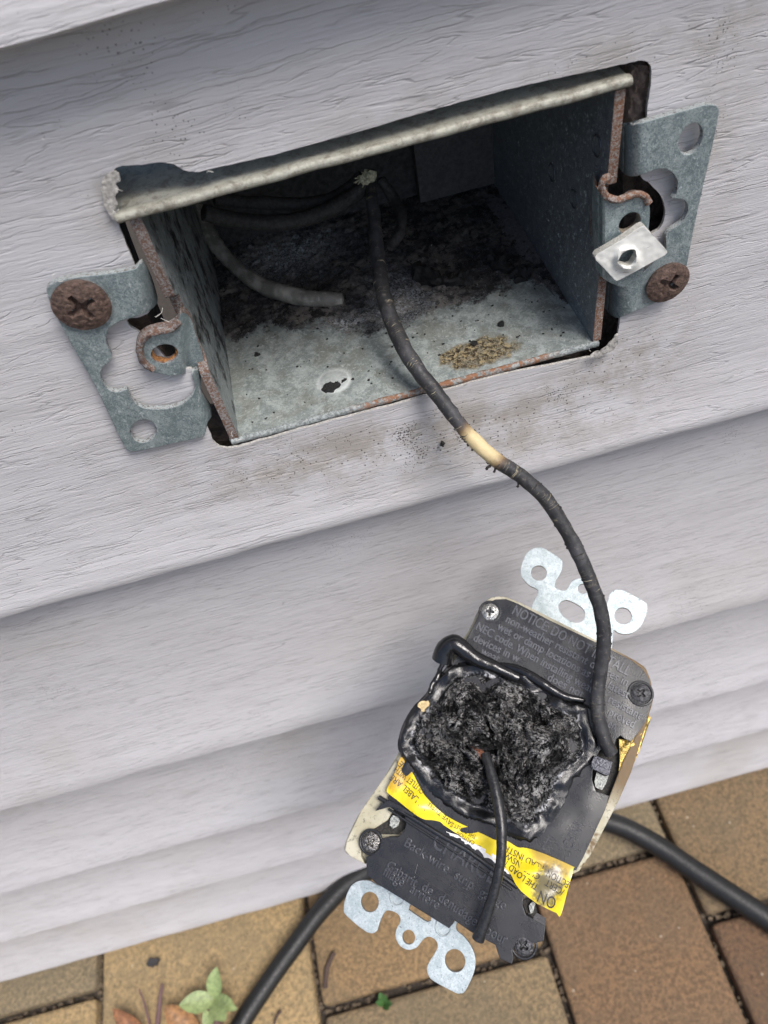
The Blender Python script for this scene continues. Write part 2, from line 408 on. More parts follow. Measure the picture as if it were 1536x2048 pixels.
def siding_panel(zt, zb, hole=None, dust=False, x0=-440., x1=330.):
    wob = lambda x, z: .35 * mn.noise(Vector((x * .06, z * .02, 3))) + .15 * mn.noise(Vector((x * .3, z * .1, 8)))
    rz = []; z = zb
    n = 60 if hole else 26
    rows = [zb + (zt - zb) * i / n for i in range(1, n)]
    xs = np.arange(x0 + 5, x1, 5.0 if hole else 9.0)
    outer = [(x, zb) for x in np.arange(x0, x1 + 1, 5.)] + [(x1, zt), (x0, zt)]
    loops = [outer] + ([hole] if hole else [])
    def dz(x, z): k = sm(1 - (z - zb) / 6); return wob(x, zb) * 1.6 * k
    def lump(x, z): return .22 * mn.noise(Vector((x * .05, z * .25, zb))) + .1 * mn.noise(Vector((x * .12, z * .7, zb + 5)))
    def fr(x, z): 
        r = sm(1 - (z - zb) / 2.2)
        return np.array([x, face_y(z, zt, zb) + lump(x, z) + r * r * 1.0, z + dz(x, z)])
    def bk(x, z): return fr(x, z) + np.array([0, .6, 0])
    m = sheet(loops, fr, bk, grid=(xs, np.array(rows)), side_mi=1, flip=False)
    # returned lower edge
    X = np.arange(x0, x1 + 1, 5.); prof = [(1.0, 0), (1.6, -.5), (3.0, -.75), (12, -.75)]
    V = []; F = []
    for x in X:
        p = fr(x, zb)
        for a, b in prof: V.append((x, p[1] + a - 1.0, p[2] + b))
    for i in range(len(X) - 1):
        for k in range(3): a = i * 4 + k; F.append((a, a + 1, a + 5, a + 4))
    m.add(V, F, 0)
    return m
M_cut = m_plain('cut_vinyl_edge', (.40, .385, .36), .8, .15, 2.5, .35)
hole = [(float(p[0]), float(p[2])) for p in (onY(a, b, 0.0) for a, b in hole_px)]
pan = []
for i, (zt, zb) in enumerate([(160., 52.0)] + list(zip(ZL[:-1], ZL[1:]))):
    hb = hole if i == 1 else None
    m = siding_panel(zt, zb, hb)
    o = obj('siding_panel', m, [SD1 if i == 1 else SD2, M_cut], wall, ang=60)
    if i == 1:
        tag(o, 'siding course with a ragged hole cut for the metal box')
        attr(o, 'dust', [dustf(v[0], v[2]) for v in m.v])
M_sheath = m_plain('brown_sheathing', (.15, .115, .095), .9, .8, .45, .5)
shl = [[(-430, 158), (320, 158), (320, -360), (-430, -360)], [(float(p[0]), float(p[2])) for p in (onY(a, b, 3.2) for a, b in cr([(200, 300), (700, 235), (1150, 100), (1268, 150), (1262, 250), (1268, 330), (1275, 400), (1275, 500), (1255, 600), (1214, 700), (1130, 760), (470, 920), (400, 880), (300, 680), (225, 480)], 4, True))]]
m = sheet(shl, lambda a, b: np.array([a, 10.0 if False else 9.5 + .5 * mn.noise(Vector((a * .3, b * .3, 0))), b]), lambda a, b: np.array([a, 22, b]), step=None)
obj('wall_sheathing', m, [M_sheath, M_sheath], wall, ang=60)
# brown filler seen in the gap beside the upper right corner of the box
gap = rnd_loop([(1262, 150), (1275, 132), (1300, 135), (1303, 170), (1298, 215), (1296, 262), (1283, 300), (1262, 300), (1255, 250), (1258, 190)], .8, 4, 5)
m = wsheet([gap], lambda a, b: 3.0 + 1.2 * mn.fractal(Vector((a * .06, b * .03, 1)), 1, 2, 4) + max(0, (1272 - a)) * .12, 5, 5)
obj('sealant_filler', m, [m_plain('brown_filler', (.27, .20, .165), .85, .6, .6, .45)] * 2, wall, ang=60)

for pts, yy in (([(203, 372), (212, 352), (226, 343), (238, 346), (240, 362), (231, 368), (238, 380), (230, 392), (236, 408), (229, 420), (236, 432), (228, 442), (214, 424), (206, 398)], -.5), ([(1182, 712), (1192, 704), (1204, 699), (1217, 690), (1226, 676), (1236, 668), (1235, 690), (1224, 702), (1208, 710), (1194, 717)], -2.6)):
    m = wsheet([rnd_loop(pts, .9, 3, len(pts))], lambda a, b, yy=yy: yy - .5 * abs(mn.noise(Vector((a * .12, b * .12, 3)))), .22, 5)
    obj('torn_edge', m, [m_plain('torn_vinyl', (.38, .365, .34), .8, .12, 2, .4)] * 2, wall, ang=60)
# ------------------------------------------------------------------ the metal box
ZB = 24.6; XL, XR = -38.1, 38.1; DB = 70.0
M_z = m_zinc('galvanised_steel'); M_r = m_rust(base=(.15, .085, .06), grey=(.27, .265, .26)); M_r2 = m_rust('rust_brown_edge', (.20, .095, .055), (.31, .29, .27), .5)
M_re = m_rust('dull_cut_edge', (.12, .095, .09), (.33, .36, .36), .42)
M_side = m_zinc('sooty_steel_side', (.12, .135, .14), (.24, .27, .275), .7)
box = thing('outlet_box', 'open galvanised steel outlet box, sooty and burnt inside, set sideways into the siding', 'electrical box', (0, 0, -24))
# soot boundary on the floor of the box, traced along its edge
bx_ = [onZ(a, b, -ZB) for a, b in ((400, 700), (440, 690), (500, 672), (545, 655), (600, 662), (660, 655), (700, 668), (760, 660), (800, 655), (850, 640), (900, 618), (960, 600), (1000, 585), (1050, 560), (1090, 580), (1140, 610), (1180, 640))]
bx_ = sorted((float(p[0]), float(p[1])) for p in bx_)
BXx = [p[0] for p in bx_]; BXy = [p[1] for p in bx_]
def soot_at(x, y):
    yb = np.interp(x, BXx, BXy) + 3.2 * mn.fractal(Vector((x * .25, y * .25, 2)), .8, 2, 5)
    s = sm((y - yb) / 10 + .42)
    return s
m = MB(); NX, NY = 170, 130
xs = np.linspace(XL + .6, XR - .2, NX); ys = np.linspace(.2, DB, NY)
kc = onZ(668, 762, -ZB); kd = onZ(660, 600, -ZB)
V = []; so = []; br = []; wh = []
b0 = onZ(960, 705, -ZB)
for y in ys:
    for x in xs:
        d = math.hypot(x - kc[0], y - kc[1]); z = -ZB
        z += .5 * sm((3.6 - d) / 1.0) - .45 * sm((1.3 - abs(d - 2.6)) / 1.0) * .4
        d1 = math.hypot(x + 6, (y - 33)); z += .35 * math.exp(-((d1 - 9.5) / .8) ** 2)
        z += .05 * mn.noise(Vector((x * .6, y * .6, 0)))
        s = soot_at(x, y); V.append((x, y, z + s * (.30 * mn.fractal(Vector((x * .9, y * .9, 4)), .8, 2, 4) + .9 * max(0, mn.ridged_multi_fractal(Vector((x * .22, y * .3, 4)), .9, 2, 4, 1, 2) - 1.2))))
        so.append(s)
        q = onZ(905, 722, -ZB); q2 = onZ(1010, 688, -ZB)
        mx_, my = (q[0] + q2[0]) / 2, (q[1] + q2[1]) / 2; hw = (q2[0] - q[0]) / 2 + 2.0
        wn_ = mn.fractal(Vector((x * .35, y * .35, 12)), .8, 2, 4) * .35
        br.append(min(1, 1.25 * max(0, 1.0 - (abs(x - mx_) / (hw + 1.5)) ** 3 - (abs(y - my) / 5.0) ** 2 + wn_)))
        wh.append(math.exp(-((x + 18) / 13) ** 2 - ((y - 60) / 9) ** 2) + .8 * math.exp(-((x + 12) / 7) ** 2 - ((y - 26) / 3) ** 2) + .7 * math.exp(-((x + 30) / 4) ** 2 - ((y - 27) / 3) ** 2) + .5 * math.exp(-((x - 4) / 7) ** 2 - ((y - 30) / 12) ** 2) + .7 * math.exp(-((x - 12) / 9) ** 2 - ((y - 16) / 4) ** 2))
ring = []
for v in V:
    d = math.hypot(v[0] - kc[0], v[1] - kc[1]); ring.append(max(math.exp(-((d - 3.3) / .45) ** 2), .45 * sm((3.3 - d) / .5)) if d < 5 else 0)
F = [(j * NX + i, j * NX + i + 1, (j + 1) * NX + i + 1, (j + 1) * NX + i) for j in range(NY - 1) for i in range(NX - 1)]
m.add(V, F)
boxmb(XL - 1.2, XR + .8, .4, DB, -ZB - 1.6, -ZB - .35, m); m.mi = [0] * len(m.f)
N = NT('burnt_box_floor')
c = N.noise(.3, 6, .7, .5); f = N.noise(2.0, 6, .78, .6)
col = N.mix(N.ramp(N.math('ADD', N.math('MULTIPLY', c, .6), N.math('MULTIPLY', f, .4)), .42, .6), (.235, .27, .26), (.44, .485, .47))
col = N.mix(N.math('MULTIPLY', N.ramp(N.noise(.13, 5, .7, .5, N.shift(N.mm, (3, 8, 1))), .45, .62), .55), col, (.20, .20, .165))
col = N.mix(N.math('MULTIPLY', N.ramp(N.noise(.9, 7, .85, .8), .54, .62), .7), col, (.58, .62, .61))
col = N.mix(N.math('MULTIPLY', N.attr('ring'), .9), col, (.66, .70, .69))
b = N.attr('burn'); bn = N.noise(.8, 7, .85, .8)
col = N.mix(N.math('MULTIPLY', N.ramp(N.math('ADD', b, N.math('MULTIPLY', N.math('SUBTRACT', N.noise(.5, 5, .8), .5), .9)), .25, .7), .75), col, (.21, .17, .10))
col = N.mix(N.math('MULTIPLY', N.ramp(b, .2, .7), N.ramp(bn, .48, .56)), col, (.46, .37, .20))
col = N.mix(N.math('MULTIPLY', N.ramp(b, .1, .8), N.ramp(N.noise(1.1, 7, .85, .5, N.shift(N.mm, (2, 5, 8))), .47, .54)), col, (.05, .035, .02))
s = N.attr('soot'); ss = N.ramp(N.math('ADD', s, N.math('MULTIPLY', N.math('SUBTRACT', N.noise(1.2, 7, .85), .5), 2.0)), .30, .66)
sootc = N.mix(N.math('MULTIPLY', N.ramp(N.noise(.10, 4, .6), .42, .60), N.ramp(N.xyz()[0], 60, 0)), (.035, .034, .037), (.19, .17, .15))
sootc = N.mix(N.ramp(N.noise(1.8, 6, .85), .5, .62, 0, .6), sootc, (.19, .185, .18))
sootc = N.mix(N.ramp(N.noise(.35, 6, .8, .8, N.shift(N.mm, (6, 6, 6))), .50, .56), sootc, (.012, .012, .013))
sootc = N.mix(N.ramp(N.noise(1.6, 7, .88, .8), .60, .64), sootc, (.62, .62, .61))
sootc = N.mix(N.math('MULTIPLY', N.attr('white'), N.ramp(N.noise(1.1, 8, .85, 1.5, N.shift(N.mm, (5, 5, 5))), .46, .58)), sootc, (.70, .76, .80))
col = N.mix(ss, col, sootc)
spk = N.math('LESS_THAN', N.vor(.9), N.ramp(N.noise(.2, 3, .6), .52, .7, .0, .24)); col = N.mix(N.math('MULTIPLY', spk, .9), col, (.02, .02, .02))
N.bump(N.math('ADD', f, N.math('MULTIPLY', N.noise(3.5, 4, .8), ss)), .3, 1)
N.P(col=col, rough=N.math('ADD', .5, N.math('MULTIPLY', ss, .25)), metal=N.math('MULTIPLY', N.math('SUBTRACT', 1, ss), .3), spec=.4)
o = obj('bottom_plate', m, N.m, box, ang=60)
n0 = len(V); pad = [0] * (len(m.v) - n0)
attr(o, 'soot', so + pad); attr(o, 'burn', br + pad); attr(o, 'white', wh + pad); attr(o, 'ring', ring + pad)
# front lip of the floor, rusty along the middle
lip = tube([(x, .15 + .12 * mn.noise(Vector((x * .4, 0, 0))), -ZB - .75 + .1 * mn.noise(Vector((x * .7, 5, 0)))) for x in np.linspace(XL - .8, XR + .5, 90)], .75, 12, .10, 1.2)
N = NT('lip_steel'); f = N.noise(1.4, 6, .8, .5); x_ = N.xyz()
col = N.mix(N.ramp(f, .4, .6), (.15, .165, .165), (.36, .39, .385))
rz = N.math('MULTIPLY', N.ramp(x_[0], -16, -8), N.ramp(x_[0], 33, 25))
col = N.mix(N.math('MULTIPLY', rz, N.ramp(N.noise(.9, 5, .8), .42, .56)), col, (.24, .115, .06))
N.bump(f, .15, 1); N.P(col=col, rough=.7, metal=.2); obj('front_lip', lip, N.m, box)

def plate_yz(x, th, loop, step=2.5):
    return sheet([loop], lambda a, b: np.array([x, a, b]), lambda a, b: np.array([x - th, a, b]), step, flip=False)
# side plates with a notch where the device tab is bent out of them
def side_loop(za, zb_, back=3.0):
    pts = [(0, ZB), (0, za + 1.0)] + [(back * .5 * (1 - math.cos(t)), za + 1.0 - 2.2 * t / PI) for t in np.linspace(.3, PI, 7)] + \
          [(back, zb_ + 1.2)] + [(back * .5 * (1 + math.cos(t)), zb_ + 1.2 - 2.2 * t / PI) for t in np.linspace(.3, PI, 7)] + [(0, -ZB), (DB, -ZB), (DB, ZB)]
    return pts
zl1, zl2 = onY(347, 600, 0)[2], onY(385, 745, 0)[2]
zr1, zr2 = onY(1210, 380, 0)[2], onY(1192, 530, 0)[2]
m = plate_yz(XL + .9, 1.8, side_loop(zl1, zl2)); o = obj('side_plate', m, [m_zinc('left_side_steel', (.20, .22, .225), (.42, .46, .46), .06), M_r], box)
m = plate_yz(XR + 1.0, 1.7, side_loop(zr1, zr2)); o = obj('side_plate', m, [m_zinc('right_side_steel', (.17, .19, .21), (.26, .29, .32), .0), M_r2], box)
obj('back_plate', boxmb(XL - 1, XR + 1, DB, DB + 1.2, -ZB - 1, ZB + 1), m_plain('sooty_back', (.05, .05, .052), .85, .3, .6, .5), box)
# top plate, its front edge rolled, running past both sides
pa, pb = onY(236, 449, -.9), onY(1264, 174, -.9)
ZT = (pa[2] + pb[2]) / 2
M_top = m_zinc('dusty_top_steel', (.32, .325, .285), (.52, .525, .47), 0, .5, .15, True)
sk = (pb[2] - pa[2]) / (pb[0] - pa[0])
tz = lambda x, y: pa[2] + (x - pa[0]) * sk + .8 + .25 * sm((y - 1.5) / 2)
V = []; F = []; prof = [(DB, -.9), (1, -.95), (-.9, -.8), (-1.2, -.6), (-1.25, .1), (-1.1, .35), (-.85, .6), (.35, 2.3), (1.42, 3.7), (1.5, 5), (1.52, 7.5), (1.6, 11)]; F = []; prof = [(DB, -.9), (1, -.95), (-.7, -.95), (-1.15, -.75), (-1.3, -.3), (-1.28, .35), (-1.05, .75), (-.9, .85), (-.75, 1.1), (-.1, 2.3), (1.0, 4.0), (2.2, 6.2), (3.6, 9.5)]; F = []; prof = [(DB, -.9), (1, -.95), (-.6, -.95), (-1.1, -.5), (-1.15, 0), (-.9, .45), (-.3, .62), (.5, .5), (1.6, .1), (3, .12), (6, .3), (DB, .3)]
X = np.linspace(pa[0], pb[0], 70)
for x in X:
    dent = .22 * mn.noise(Vector((x * .15, 3, 1)))
    for a, b in prof: V.append((x, a + (dent if a < 5 else 0), pa[2] + (x - pa[0]) * sk + .9 + b + .5 * dent))
k = len(prof)
for i in range(len(X) - 1):
    for j in range(k - 1): a = i * k + j; F.append((a, a + 1, a + k + 1, a + k))
F.append(tuple(range(k))[::-1]); F.append(tuple((len(X) - 1) * k + j for j in range(k)))
F = [q[::-1] for q in F]
obj('top_plate', MB().add(V, F), M_top, box, ang=28)
# inner clamp and folds inside the box
m = MB(); q0, q1 = onY(828, 300, 66), onY(990, 300, 66)
boxmb(q0[0], q1[0], 65.5, DB - .3, -ZB + .4, ZB - 3, m)
obj('inner_bracket', m, m_plain('black_bracket', (.085, .083, .085), .75, .25, 1), box)
def onX(a, b, X): d = ray(a, b); return CAM + d * (X - CAM[0]) / d[0]
A, B_, C_ = onZ(950, 370, -ZB + .1), onZ(1045, 520, -ZB + .1), onZ(1108, 592, -ZB + .1)
T0, T1, T2 = onX(1003, 395, XR - .8), onX(1045, 455, XR - .8), onX(1108, 566, XR - .8)
m = MB().add([A, B_, C_, T0, T1, T2, (XR, A[1], -ZB), (XR, B_[1], -ZB), (XR, C_[1], -ZB)], [(0, 1, 4, 3), (1, 2, 5, 4), (0, 3, 6), (2, 8, 5)])
obj('side_fold', m, m_plain('sooty_fold', (.12, .12, .13), .6, .3, 1.2), box)
for px, py in ((1104, 345), (1148, 398), (1194, 292)):
    d = ray(px, py); P = CAM + d * (XR - .75 - CAM[0]) / d[0]
    m = tube([P + np.array([0, 1.7 * math.cos(a), 1.7 * math.sin(a)]) for a in np.linspace(0, 2 * PI, 24)], .22, 8, caps=False)
    obj('knockout_ring', m, m_plain('scuffed_steel', (.10, .11, .12), .45, .1, 2, metal=.6), box)

# device tabs (bent out of the side plates)
def bent(x0, dirn, amt, base):
    return lambda a, b: base + amt * sm((dirn * (a - x0)) / 26) ** 1.6
lt = [c1(p) for p in [cr([(1075, 1452), (1000, 1478), (935, 1492), (870, 1478), (800, 1463), (748, 1430), (712, 1375), (702, 1310), (722, 1245), (775, 1202), (850, 1180), (925, 1165), (975, 1130), (1000, 1075), (1060, 1110), (1105, 1250), (1140, 1350), (1150, 1455)], 3, True)]][0]
tabh = bent(356, 1, 4.0, -2.0)
m = wsheet([lt, circ_i(*c1([(888, 1345)])[0], 27, 19, -.1)], tabh, 1.7, 5)
obj('mounting_tab', m, [M_z, M_r], box)
m = tube([onY(*c1([(890, 1345)])[0], -2.0) + np.array([2.35 * math.cos(a), .9, 2.35 * math.sin(a)]) for a in np.linspace(0, 2 * PI, 30)], .55, 8, .3, 2.0, caps=False)
obj('threaded_hole', m, m_plain('orange_rust', (.30, .14, .05), .9, .4, 3, .6), box)
m = tube([onY(*q, -2.35) for q in c1(cr([(985, 1135), (930, 1180), (850, 1196), (775, 1218), (735, 1260), (722, 1315), (735, 1370), (770, 1420), (815, 1450)], 4))], .62, 10, .22, 1.6)
obj('rusted_rim', m, M_r, box)
rt = c2(cr([(375, 900), (400, 985), (470, 1045), (550, 1055), (610, 1018), (670, 1005), (722, 1045), (738, 1130), (722, 1290), (705, 1480), (650, 1590), (570, 1625), (480, 1600), (400, 1545), (375, 1480), (362, 1440), (362, 1200), (372, 1000)], 3, True))
tabr = bent(1212, -1, 5.5, -2.0)
m = wsheet([rt, circ_w(*c2([(602, 1195)])[0], 2.0, -2.0)], tabr, 1.7, 5)
obj('mounting_tab', m, [M_z, M_r2], box)
for j in range(4):
    cc = onY(*c2([(602, 1195)])[0], -2.0) + np.array([0, .3 + .35 * j, 0])
    m = tube([cc + np.array([2.0 * math.cos(a), 0, 2.0 * math.sin(a)]) for a in np.linspace(0, 2 * PI, 26)], .16, 6, caps=False)
    obj('hole_thread', m, m_plain('thread_brown', (.20, .17, .13), .7, .1, 3), box)
m = tube([onY(*q, -2.2) for q in c2(cr([(470, 880), (430, 905), (415, 960), (450, 1020), (520, 1040), (590, 1020), (650, 1000), (700, 1012), (728, 1060)], 4))], .6, 10, .2, 1.6)
obj('rusted_rim', m, M_r2, box)

# mounting ears on the siding
EY = -2.1
le = c1(cr([(118, 905), (195, 862), (330, 838), (480, 822), (620, 802), (700, 782), (742, 742), (800, 850), (838, 970), (838, 1015), (790, 1062), (700, 1100), (620, 1122), (560, 1150), (512, 1190), (504, 1280), (540, 1350), (520, 1402), (480, 1432), (465, 1490), (490, 1552), (530, 1592), (590, 1598), (640, 1582), (658, 1625), (692, 1672), (750, 1705), (850, 1712), (950, 1700), (1020, 1670), (1072, 1622), (1092, 1560), (1068, 1482), (1105, 1452), (1132, 1500), (1130, 1600), (1195, 1702), (1200, 1760), (1172, 1800), (1160, 1862), (1130, 1898), (1000, 1925), (850, 1960), (700, 1990), (650, 1985), (620, 1950), (560, 1830), (500, 1700), (400, 1500), (300, 1330), (230, 1200), (150, 1050), (114, 950)], 2, True))
def left_bend(a, b):                                      # both arms roll back into the cut-out
    if b < 655: e = (a - (268 + (b - 560) * .12)) / 40
    else: e = (a - (388 + (b - 830) * .25)) / 40
    return EY + 5.2 * max(0, e) ** 2
m = wsheet([le, circ_i(*c1([(750, 1856)])[0], 27, 23, -.2)], left_bend, 1.1, 6)
obj('mounting_ear', m, [M_z, M_re], box)
re_ = c2(cr([(545, 555), (620, 540), (760, 500), (900, 460), (1040, 420), (1110, 402), (1170, 404), (1200, 430), (1192, 510), (1130, 800), (1060, 1100), (1000, 1400), (985, 1480), (960, 1560), (900, 1650), (800, 1718), (700, 1762), (560, 1820), (510, 1833), (450, 1790), (428, 1740), (438, 1650), (470, 1600), (600, 1600), (700, 1520), (800, 1420), (848, 1365), (846, 1282), (885, 1238), (945, 1200), (985, 1140), (995, 1082), (962, 1036), (887, 1030), (915, 1000), (925, 912), (882, 850), (820, 830), (760, 842), (650, 880), (570, 872), (540, 800), (540, 650)], 2, True))
def right_bend(a, b): e = ((1285 if b < 400 else 1262) - a) / 42; return EY + 5.2 * max(0, e) ** 2
m = wsheet([re_, circ_i(*c2([(1012, 630)])[0], 22, 34, .42)], right_bend, 1.1, 6)
obj('mounting_ear', m, [M_z, M_re], box)

# ------------------------------------------------------------------ rusted Phillips screws holding the ears
def screw_head(P, ex, ey, n, r, mb=None, dome=.9, slot=.62, a0=0.0, depth=1.1, base=.5, ragged=0.05, N_=70):
    mb = mb or MB(); g = np.linspace(-1, 1, N_); V = []; idx = {}; F = []
    nr, na = 34, 96
    def hgt(x, y):
        q = math.hypot(x, y) / r; z = base + dome * (1 - q ** 2.2) 
        c, s = math.cos(a0), math.sin(a0); u, v = abs(c * x + s * y), abs(-s * x + c * y)
        L = r * .55; k = max(sm((slot * (1 - .35 * u / L) - v) / .22) * sm((L - u) / .3), sm((slot * (1 - .35 * v / L) - u) / .22) * sm((L - v) / .3))
        return z - k * depth + ragged * mn.fractal(Vector((x * 1.3 + P[0], y * 1.3, 2)), .8, 2, 4)
    V.append(P + n * hgt(0, 0))
    for i in range(1, nr + 1):
        for k in range(na):
            a = 2 * PI * k / na; q = r * (i / nr); x, y = q * math.cos(a), q * math.sin(a); V.append(P + ex * x + ey * y + n * hgt(x, y))
    for k in range(na): a = 2 * PI * k / na; V.append(P + ex * r * .93 * math.cos(a) + ey * r * .93 * math.sin(a) - n * .9)
    for k in range(na): F.append((0, 1 + k, 1 + (k + 1) % na))
    for i in range(nr):
        for k in range(na): a = 1 + i * na + k; b = 1 + i * na + (k + 1) % na; F.append((a, a + na, b + na, b))
    mb.add(V, F); return mb
M_screw = m_plain('rusty_screw', (.115, .075, .06), .62, .35, 1.3, .5, metal=.25, bevel=None)
for (px, py, r, a0, nm) in ((163, 612, 4.55, .35, 'brown rusted Phillips screw in the corner of the left mounting ear'), (1336, 567, 4.2, .9, 'brown rusted Phillips screw in the right mounting ear beside the white clip')):
    P = onY(px, py, -2.9)
    o = obj('ear_screw', screw_head(P + np.array([0, .2, 0]), np.array([1., 0, 0]), np.array([0, 0, 1.]), np.array([0, -1., 0]), r, a0=a0, dome=.8, slot=.75, depth=1.5, base=.2, ragged=.10), M_screw, None, loc=P, ang=50)
    V0 = np.array([v.co[:] for v in o.data.vertices])
    tag(o, nm, 'screw', 'screws fixing the box ears')

m = MB(); rf = random.Random(8)
for (a, b, L) in ((86, 278, 5), (318, 625, 14), (330, 640, 12), (120, 560, 7), (108, 552, 6), (465, 868, 9), (478, 880, 8), (238, 380, 8), (232, 420, 7), (420, 345, 7), (1226, 350, 7), (1180, 700, 9)):
    P = onY(a, b, -2.6); d = np.array([rf.uniform(-1, 1), -.25, rf.uniform(-1, 1)]); d /= np.linalg.norm(d); n_ = np.array([rf.uniform(-1, 1), -.1, rf.uniform(-1, 1)])
    k = L * .07; q = tube(cr([P - d * k, P + n_ * .3, P + d * k], 6), .045, 5); m.add(q.v, q.f)
tag(obj('fibres', m, m_plain('pale_lint', (.62, .60, .55), .7, 0), None, loc=(-40, -2.6, 0)), 'fine pale stray fibres clinging round the cut-out and the mounting ears', 'fibres', kind='stuff')
# white plastic retainer square pushed over the right tab
wl = c2([(370, 1425), (385, 1402), (560, 1300), (670, 1222), (695, 1212), (712, 1225), (780, 1300), (850, 1378), (856, 1394), (838, 1412), (680, 1500), (530, 1580), (512, 1584), (495, 1572), (430, 1500), (375, 1445)])
whole_ = rnd_loop(c2([(520, 1460), (545, 1410), (590, 1380), (640, 1375), (648, 1420), (625, 1455), (600, 1480), (560, 1478)]), .6, 3, 9)
wc = c2([(588, 1440)])[0]
def washer_h(a, b):
    d = math.hypot(a - wc[0], b - wc[1]) / 22; return -4.2 - .9 * math.exp(-((d - .85) / .3) ** 2) + .12 * mn.noise(Vector((a * .1, b * .1, 0)))
m = wsheet([wl, whole_], washer_h, 1.3, 4)
N = NT('white_plastic'); f = N.noise(.9, 6, .7, .3); x_ = N.xyz()
col = N.mix(N.math('MULTIPLY', N.ramp(N.noise(1.0, 5, .8, 0, N.scale(N.mm, (.5, 1, 2.2))), .62, .68), .8), (.72, .72, .68), (.10, .08, .06))
N.bump(f, .05, 1, bevel=.25); N.P(col=col, rough=.7, spec=.3)
o = obj('screw_retainer', m, [N.m, m_plain('dirty_plastic_edge', (.42, .41, .37), .7, .1)], None, loc=onY(1262, 505, -4.2))
tag(o, 'small white plastic square with a torn hole on the right side of the box', 'plastic clip')
# ================================================================== RECEPTACLE (seen from its back)
rec = thing('receptacle', 'burnt-out receptacle seen from behind, melted black back cover, hanging by a black wire', 'outlet', DQ, DR)
N = NT('black_back_cover'); f = N.noise(3.5, 4, .7); w = N.noise(.25, 4, .6, .5)
dust = N.ramp(N.noise(1.6, 7, .85, .6), .56, .72); dz = N.ramp(N.noise(.10, 3, .6), .45, .6)
ymask = N.ramp(N.xyz()[1], -8, -18)
col = N.mix(N.math('MULTIPLY', N.math('MULTIPLY', dust, dz), N.math('MULTIPLY', ymask, .5)), (.013, .014, .017), (.20, .19, .17))
N.bump(f, .035, 1, bevel=.25); M_cover = N.P(col=col, rough=N.ramp(w, .3, .7, .22, .36), spec=.6)
M_iv = NT('ivory_plastic'); N = M_iv; f = N.noise(1.2, 6, .75, .4)
scorch = N.math('MAXIMUM', N.ramp(N.noise(.22, 4, .6, 0, N.shift(N.mm, (4, 4, 9))), .50, .64), N.ramp(N.xyz()[1], 2, 10))
col = N.mix(N.ramp(N.noise(.2, 3, .6), .35, .65), (.40, .37, .26), (.52, .49, .38))
col = N.mix(N.math('MULTIPLY', scorch, N.ramp(N.xyz()[0], 4, 14)), col, (.14, .085, .03))
col = N.mix(N.math('MULTIPLY', N.ramp(f, .56, .64), .75), col, (.09, .085, .06))
N.bump(f, .06, 1, bevel=.4); N.P(col=col, rough=.5)
co = [(948, 1250), (958, 1228), (972, 1208), (990, 1199), (1012, 1198), (1035, 1207), (1100, 1241), (1205, 1291), (1262, 1320), (1285, 1338), (1297, 1356), (1304, 1380), (1303, 1405), (1293, 1440), (1276, 1466), (1262, 1483), (1250, 1478), (1241, 1471), (1232, 1478), (1228, 1495),
      (1200, 1500), (1186, 1525), (1184, 1560), (1192, 1583), (1218, 1592), (1210, 1620), (1165, 1718), (1152, 1740), (1090, 1755), (1062, 1782), (1048, 1790), (1045, 1810), (1052, 1830), (1080, 1846), (1091, 1853), (1087, 1882), (1068, 1886), (1050, 1880), (1034, 1882), (1024, 1900), (1027, 1916), (1024, 1928), (1000, 1917), (995, 1904), (991, 1890)] + \
     c5b([(930, 1090), (800, 1000), (790, 1030), (760, 1062), (420, 850), (200, 715), (130, 650), (124, 515), (180, 495), (225, 450), (240, 375), (300, 360), (370, 360), (415, 320), (432, 260), (420, 200), (370, 160), (290, 60)]) + [(800, 1545), (830, 1480), (880, 1370), (915, 1310)]
def cov_h(a, b):                                          # the cover sags and wrinkles round the burn
    c = math.hypot(a - 1010, b - 1450) / 235
    k = math.exp(-((c - .92) / .16) ** 2)
    return k * (.3 + .2 * mn.noise(Vector((a * .02, b * .02, 1))))
m = dsheet([co], cov_h, 9.0, 7, side_mi=0)
cover = obj('back_cover', m, M_cover, rec, ang=40, local=True)
# ivory body behind the cover
iv = cr([(937, 1262), (956, 1222), (975, 1200), (998, 1193), (1030, 1201), (1110, 1240), (1268, 1320), (1296, 1347), (1305, 1385), (1304, 1410), (1288, 1455), (1276, 1500), (1258, 1550), (1232, 1600), (1192, 1680), (1158, 1742), (1100, 1760), (1062, 1790), (1050, 1850), (1000, 1850), (900, 1790), (745, 1732), (702, 1712), (690, 1702), (692, 1682), (720, 1625), (765, 1560), (800, 1500), (870, 1375), (910, 1300)], 3, True)
m = dsheet([iv], lambda a, b: -3.2, 7.5, 14, side_mi=0); obj('ivory_body', m, N.m, rec, ang=50, local=True)
# raised ivory wall left of the lower cover
m = dsheet([[(801, 1508), (838, 1528), (812, 1575), (775, 1640), (752, 1655), (738, 1662), (722, 1690), (722, 1712), (730, 1728), (700, 1712), (690, 1700), (694, 1680), (722, 1622), (765, 1560)]], lambda a, b: -1.4, 4, 9, side_mi=0)
obj('ivory_side', m, N.m, rec, ang=50, local=True)
m = dsheet([[(1303, 1412), (1288, 1462), (1262, 1545), (1238, 1600), (1180, 1712), (1152, 1742), (1160, 1722), (1212, 1612), (1232, 1560), (1245, 1525), (1262, 1490), (1300, 1415)]], lambda a, b: -1.0, 4, 9, side_mi=0)
obj('ivory_side', m, N.m, rec, ang=50, local=True)

